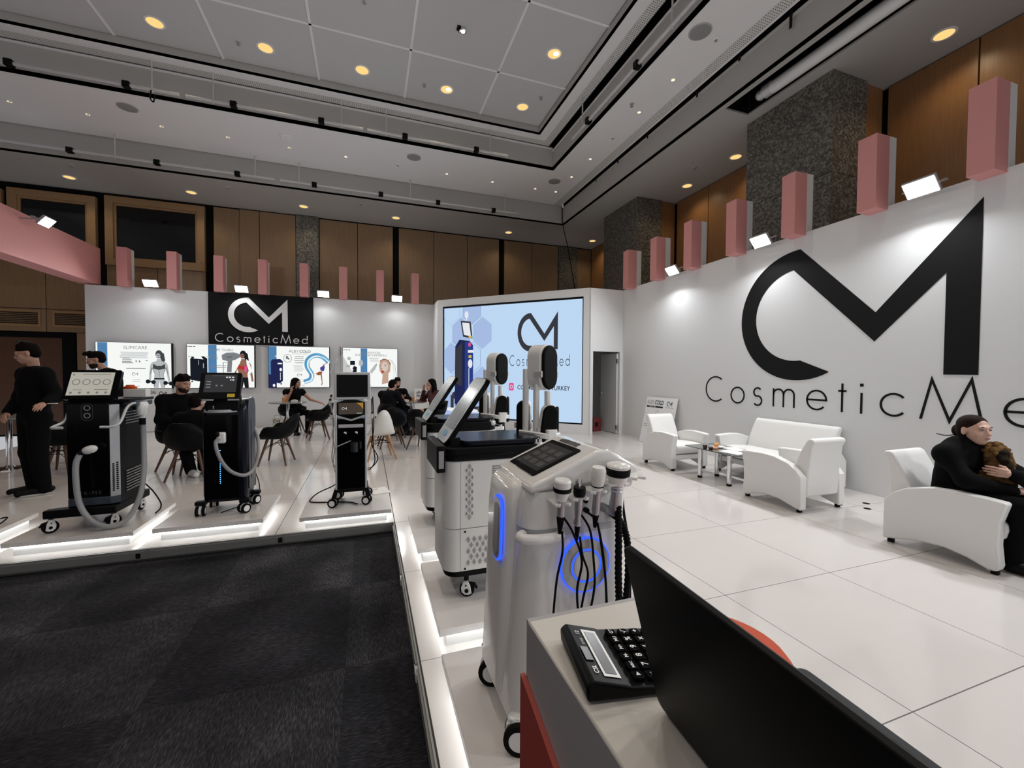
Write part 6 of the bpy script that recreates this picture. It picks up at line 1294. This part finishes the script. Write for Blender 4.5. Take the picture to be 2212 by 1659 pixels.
    if hair == 'quiff': hp2 = [E((0, .018, .058), (.081, .098, .077)), E((0, .05, .012), (.077, .064, .07)), ('c', L(-.035, -.085, .112), L(.035, -.085, .112), .030, .030), ('c', L(0, -.04, .12), L(0, -.105, .108), .03, .022)]
    if hair == 'long':
        hp2 += [E((0, .03, .03), (.09, .10, .10)), ('c', L(.065, .03, -.02), L(.085, .05, -.26), .045, .045), ('c', L(-.065, .03, -.02), L(-.085, .05, -.26), .045, .045), ('c', L(0, .07, -.02), L(0, .10, -.36), .075, .06), ('c', L(.03, .08, -.1), L(.06, .10, -.38), .06, .04)]
    if hair == 'bun': hp2 = [E((0, .024, .046), (.082, .099, .081)), E((0, .055, .0), (.078, .065, .075)), E((.0, .125, -.012), (.050, .042, .055)), E((0, .11, -.06), (.035, .03, .035))]
    hp2 += [('-e', L(0, -.125, -.02), (.064, .062, .112), Rt), ('-e', L(.055, -.075, -.055), (.05, .055, .07), Rt), ('-e', L(-.055, -.075, -.055), (.05, .055, .07), Rt)] if hair != 'long' else [('-e', L(0, -.125, -.02), (.060, .062, .108), Rt), ('-e', L(0, -.10, -.12), (.06, .06, .08), Rt)]
    sdf_obj('hair', [(hp2, .0075 if not fine else .005)], hairm, t, .012)
    if beard:
        M.setdefault('beard', mat('dark stubble beard', (.03, .018, .013), .9, spec=.05, bump=.4, bscale=200))
        sdf_obj('beard', [([E((0, -.026, -.062), (.0615, .068, .056)), E((0, -.058, -.09), (.035, .03, .03)), ('-e', L(0, -.10, -.005), (.075, .07, .038), Rt), ('-e', L(0, -.112, -.058), (.022, .03, .009), Rt), ('-e', L(0, .0, -.135), (.07, .06, .03), Rt)], .0065)], 'beard', t, .012)
    for sx in (-1, 1):
        X = Matrix.Translation(L(sx*.031, -.079, .010)) @ Matrix(Rh.tolist()).to_4x4()
        e = MB().ball((0, 0, 0), (.0145, .011, .0085), 10, X).build('eye', 'eyew', t); MB().ball((0, -.0085, 0), (.0062, .0045, .0066), 8, X).build('iris', 'eyed', e)
        MB().ball((0, 0, 0), (.016, .005, .0035 if fem else .005), 10, Matrix.Translation(L(sx*.030, -.0885, .0335)) @ Matrix(Rh.tolist()).to_4x4() @ Matrix.Rotation(sx*.12, 4, 'Y')).build('eyebrow', 'brow', t)
    MB().ball((0, 0, 0), (.0215, .0075, .0085), 12, Matrix.Translation(L(0, -.0925, -.056)) @ Matrix(Rh.tolist()).to_4x4()).build('lips', 'lip', t)
    return t
# standing man in black at the far left, looking down to the left
p = person('standing man in black with sunglasses on his head, at the left edge', (-3.72, 6.50, 0), R(-38), STAND, dict(head=(.0, -.05, 1.66), neck=(0, .0, 1.47), elL=(.31, .06, 1.17), wrL=(.44, -.10, 1.10), elR=(-.24, -.02, 1.15), wrR=(-.06, -.20, .98), toL=(.02, -.16, .035), toR=(-.19, -.14, .035), anR=(-.125, .03, .10)), hair='short', hy=R(-32), hpit=R(14), sole='shoe_s', slim=1.12, hands=((.2, .2, 1), (-.3, -.6, .8)), scale=1.0)
sg_ = thing('sunglasses', 'sunglasses pushed up on the hair of the standing man', 'sunglasses', (-3.772, 6.452, 1.792), R(-70))
for sx in (-1, 1): MB().ball((0, 0, 0), (.027, .006, .02), 12, T(sx*.034, -.05, .012, R(-35))).build('lens', 'bgloss', sg_)
MB().tube([(-.06, -.048, .015), (0, -.054, .02), (.06, -.048, .015)], .003, 6).build('bridge', 'chrome', sg_); MB().tube([(.062, -.048, .015), (.075, .05, .0)], .003, 6).build('temple', 'bplast', sg_); MB().tube([(-.062, -.048, .015), (-.075, .05, .0)], .003, 6).build('temple', 'bplast', sg_)
tag(MB().tube([(-3.36, 6.06, 1.10), (-3.25, 6.01, 1.105)], .006, 8).build('marker_pen', 'wplast'), 'white marker pen in the hand of the standing man', 'pen')
# second man bending behind the tall machine
person('man with a swept up fringe standing behind the tall machine with lit tablet', (-3.62, 7.95, 0), R(-62), STAND, dict(head=(0, -.20, 1.625), neck=(0, -.10, 1.46), chest=(0, -.05, 1.30), shL=(.18, -.05, 1.42), shR=(-.18, -.05, 1.42), elL=(.24, -.12, 1.14), wrL=(.16, -.33, 1.05), elR=(-.24, -.12, 1.14), wrR=(-.14, -.33, 1.05)), hair='quiff', beard=True, hy=R(-8), hpit=R(12), slim=1.08)
# seated bearded man and the figure with its back to us
person('bearded man in black seated between the two black machines', (-2.62, 7.42, 0), R(38), SIT, dict(head=(.0, -.10, 1.21), neck=(0, -.03, 1.03), chest=(0, -.01, .88), wrL=(.10, -.34, .70), wrR=(-.06, -.33, .68), anL=(.16, -.52, .10), toL=(.19, -.67, .035), anR=(-.06, -.50, .10), toR=(-.06, -.66, .035)), hair='short', beard=True, hy=R(22), hpit=R(10), slim=1.1, shoe='wshoe', scale=1.06)
person('seated figure in black seen from behind, beside the machine with blue lights', (-2.24, 6.80, 0), R(168), SIT, dict(head=(0, -.05, 1.03), neck=(0, -.02, .87), chest=(0, 0, .76), belly=(0, .02, .62), shL=(.18, .01, .83), shR=(-.18, .01, .83), elL=(.23, -.08, .64), elR=(-.23, -.08, .64), wrL=(.1, -.3, .66), wrR=(-.1, -.3, .66)), hair='short', slim=1.08)
# woman with long hair at the far round table
person('woman with long dark hair seated at the round table, arm over a chair', (-1.66, 11.18, 0), R(30), SIT, dict(head=(.02, -.06, 1.20), elL=(.33, -.10, .80), wrL=(.52, -.18, .72), elR=(-.23, -.12, .80), wrR=(-.17, -.24, 1.0)), hair='long', slim=.90, sleeve=0., hy=R(35), skin='skin', hands=((.2, 0, 1), (-1, 0, 0, 0, -.2, 1)))
# two men and the woman in burgundy
person('man in black turned away, leaning over the men\'s table', (.44, 9.62, 0), R(150), SIT, dict(head=(.0, -.20, 1.17), neck=(0, -.10, 1.02), chest=(0, -.03, .88), shL=(.18, -.04, .98), shR=(-.18, -.04, .98), wrL=(.08, -.42, .83), wrR=(-.12, -.42, .83), elL=(.24, -.22, .76), elR=(-.24, -.22, .76)), hair='short', hy=R(-12), hpit=R(8), slim=1.08, top='blackfab2')
person('man with short beard in black facing the viewer across the men\'s table', (.70, 10.80, 0), R(12), SIT, dict(head=(-.02, -.10, 1.21), elL=(.25, -.16, .80), wrL=(.06, -.36, .87), elR=(-.24, -.16, .80), wrR=(-.02, -.38, .87)), hair='short', beard=True, hy=R(-5), hpit=R(6), slim=1.08)
person('woman in burgundy knit with crossed bare legs beside the video screen', (1.47, 10.0, 0), R(-72), SIT, dict(head=(.0, -.05, 1.20), elL=(.2, -.16, .84), wrL=(.10, -.14, 1.04), elR=(-.2, -.18, .82), wrR=(-.06, -.20, 1.05), knL=(.02, -.46, .58), anL=(-.10, -.60, .22), toL=(-.13, -.73, .14)), hair='long', hairm='hair', slim=.92, top='burg', bottom='blackfab', legs=.45, boots=True, hands=((.9, -.3, 0, -.3, -.2, 1), (-.9, -.3, 0, .1, -.1, 1)))
# woman with the dog in the near armchair
WD = (4.60, 2.08, 0)
person('woman in black coat with auburn hair tied back, hugging a dog in the armchair', WD, R(2), SIT, dict(pelvis=(0, -.02, .50), belly=(.01, -.03, .63), chest=(.01, -.06, .80), neck=(.02, -.085, .915), head=(.03, -.135, 1.03), shL=(.17, -.08, .85), shR=(-.14, -.035, .835), elR=(-.20, -.18, .66), wrR=(-.02, -.38, .60), elL=(.20, -.40, .66), wrL=(-.055, -.385, .73), hipL=(.10, -.05, .49), hipR=(-.08, -.05, .49), knL=(.14, -.48, .50), knR=(-.10, -.46, .50), anL=(.15, -.42, .10), toL=(.17, -.58, .035), anR=(-.06, -.38, .10), toR=(-.06, -.54, .035)),
    hair='bun', hairm='hair_r', skin='skin_l', hy=R(-24), hpit=R(-2), slim=1.03, fine=True, boots=True, collar=True, hands=((-1, -.3, .1, -.28, .92, .10), (-.2, -.3, 1, .9, -.4, .1)), curl=.10)
MB().tube(spline([(4.66, 2.05, .985), (4.63, 2.12, .965), (4.60, 2.17, .975)]), .004, 6).build('loose_strand', 'hair_r', [o for o in bpy.data.objects if o.get('label', '').startswith('woman in black coat')][0], world=True)
# the dog on her lap: sitting, head turned to her shoulder
dg = thing('dog', 'curly caramel dog with dark face held on the woman\'s lap', 'dog', (4.655, 1.815, .505), R(20)); dg.scale = (.82,)*3
rnd = random.Random(3)
core = [('c', (0, .02, .12), (.02, -.0, .30), .115, .095), ('c', (.02, 0, .28), (.03, .01, .40), .085, .075), ('e', (.03, .02, .44), (.085, .085, .08)), ('c', (-.06, -.02, .10), (-.09, -.03, .03), .05, .04), ('c', (.06, -.04, .20), (.02, -.11, .05), .045, .035), ('c', (-.04, -.03, .22), (-.11, -.06, .14), .045, .038), ('c', (.0, .10, .07), (.06, .16, .04), .06, .04)]
curls = []
for kk in range(330):
    p_ = rnd.choice(core); u_ = rnd.random(); v_ = Vector((rnd.gauss(0, 1), rnd.gauss(0, 1), rnd.gauss(0, 1))).normalized()
    if p_[0] == 'c': c_ = Vector(p_[1]).lerp(Vector(p_[2]), u_); r_ = p_[3]+(p_[4]-p_[3])*u_
    else: c_ = Vector(p_[1]); r_ = p_[2][0]
    curls.append(('e', tuple(c_+v_*r_*1.02), (rnd.uniform(.014, .026),)*3))
sdf_obj('body', [(core+curls, .0065)], 'fur', dg, .007)
sdf_obj('face', [([('c', (-.02, -.02, .42), (-.075, -.04, .385), .05, .032), ('e', (-.025, -.035, .455), (.045, .035, .03)), ('c', (-.06, -.05, .33), (-.07, -.06, .25), .045, .05)], .007)], 'furd', dg, .012)
for s_, q in enumerate(((.015, -.055, .43), (.06, .06, .43))): sdf_obj('ear', [([('c', q, (q[0]+.01, q[1]-.02, q[2]-.09), .03, .035)]+[('e', (q[0]+rnd.uniform(-.02, .02), q[1]+rnd.uniform(-.03, .01), q[2]-rnd.random()*.1), (.016,)*3) for _ in range(12)], .007)], 'fur', dg, .01)
MB().ball((-.108, -.052, .385), (.012, .016, .011), 10).build('nose', 'bgloss', dg)
for q in ((-.052, -.066, .432), (-.066, -.006, .432)): MB().ball(q, .008, 8).build('eye', 'eyed', dg)

print('TRIS', sum(len(o.data.polygons) for o in bpy.data.objects if o.type == 'MESH'), 'OBJ', len(bpy.data.objects))
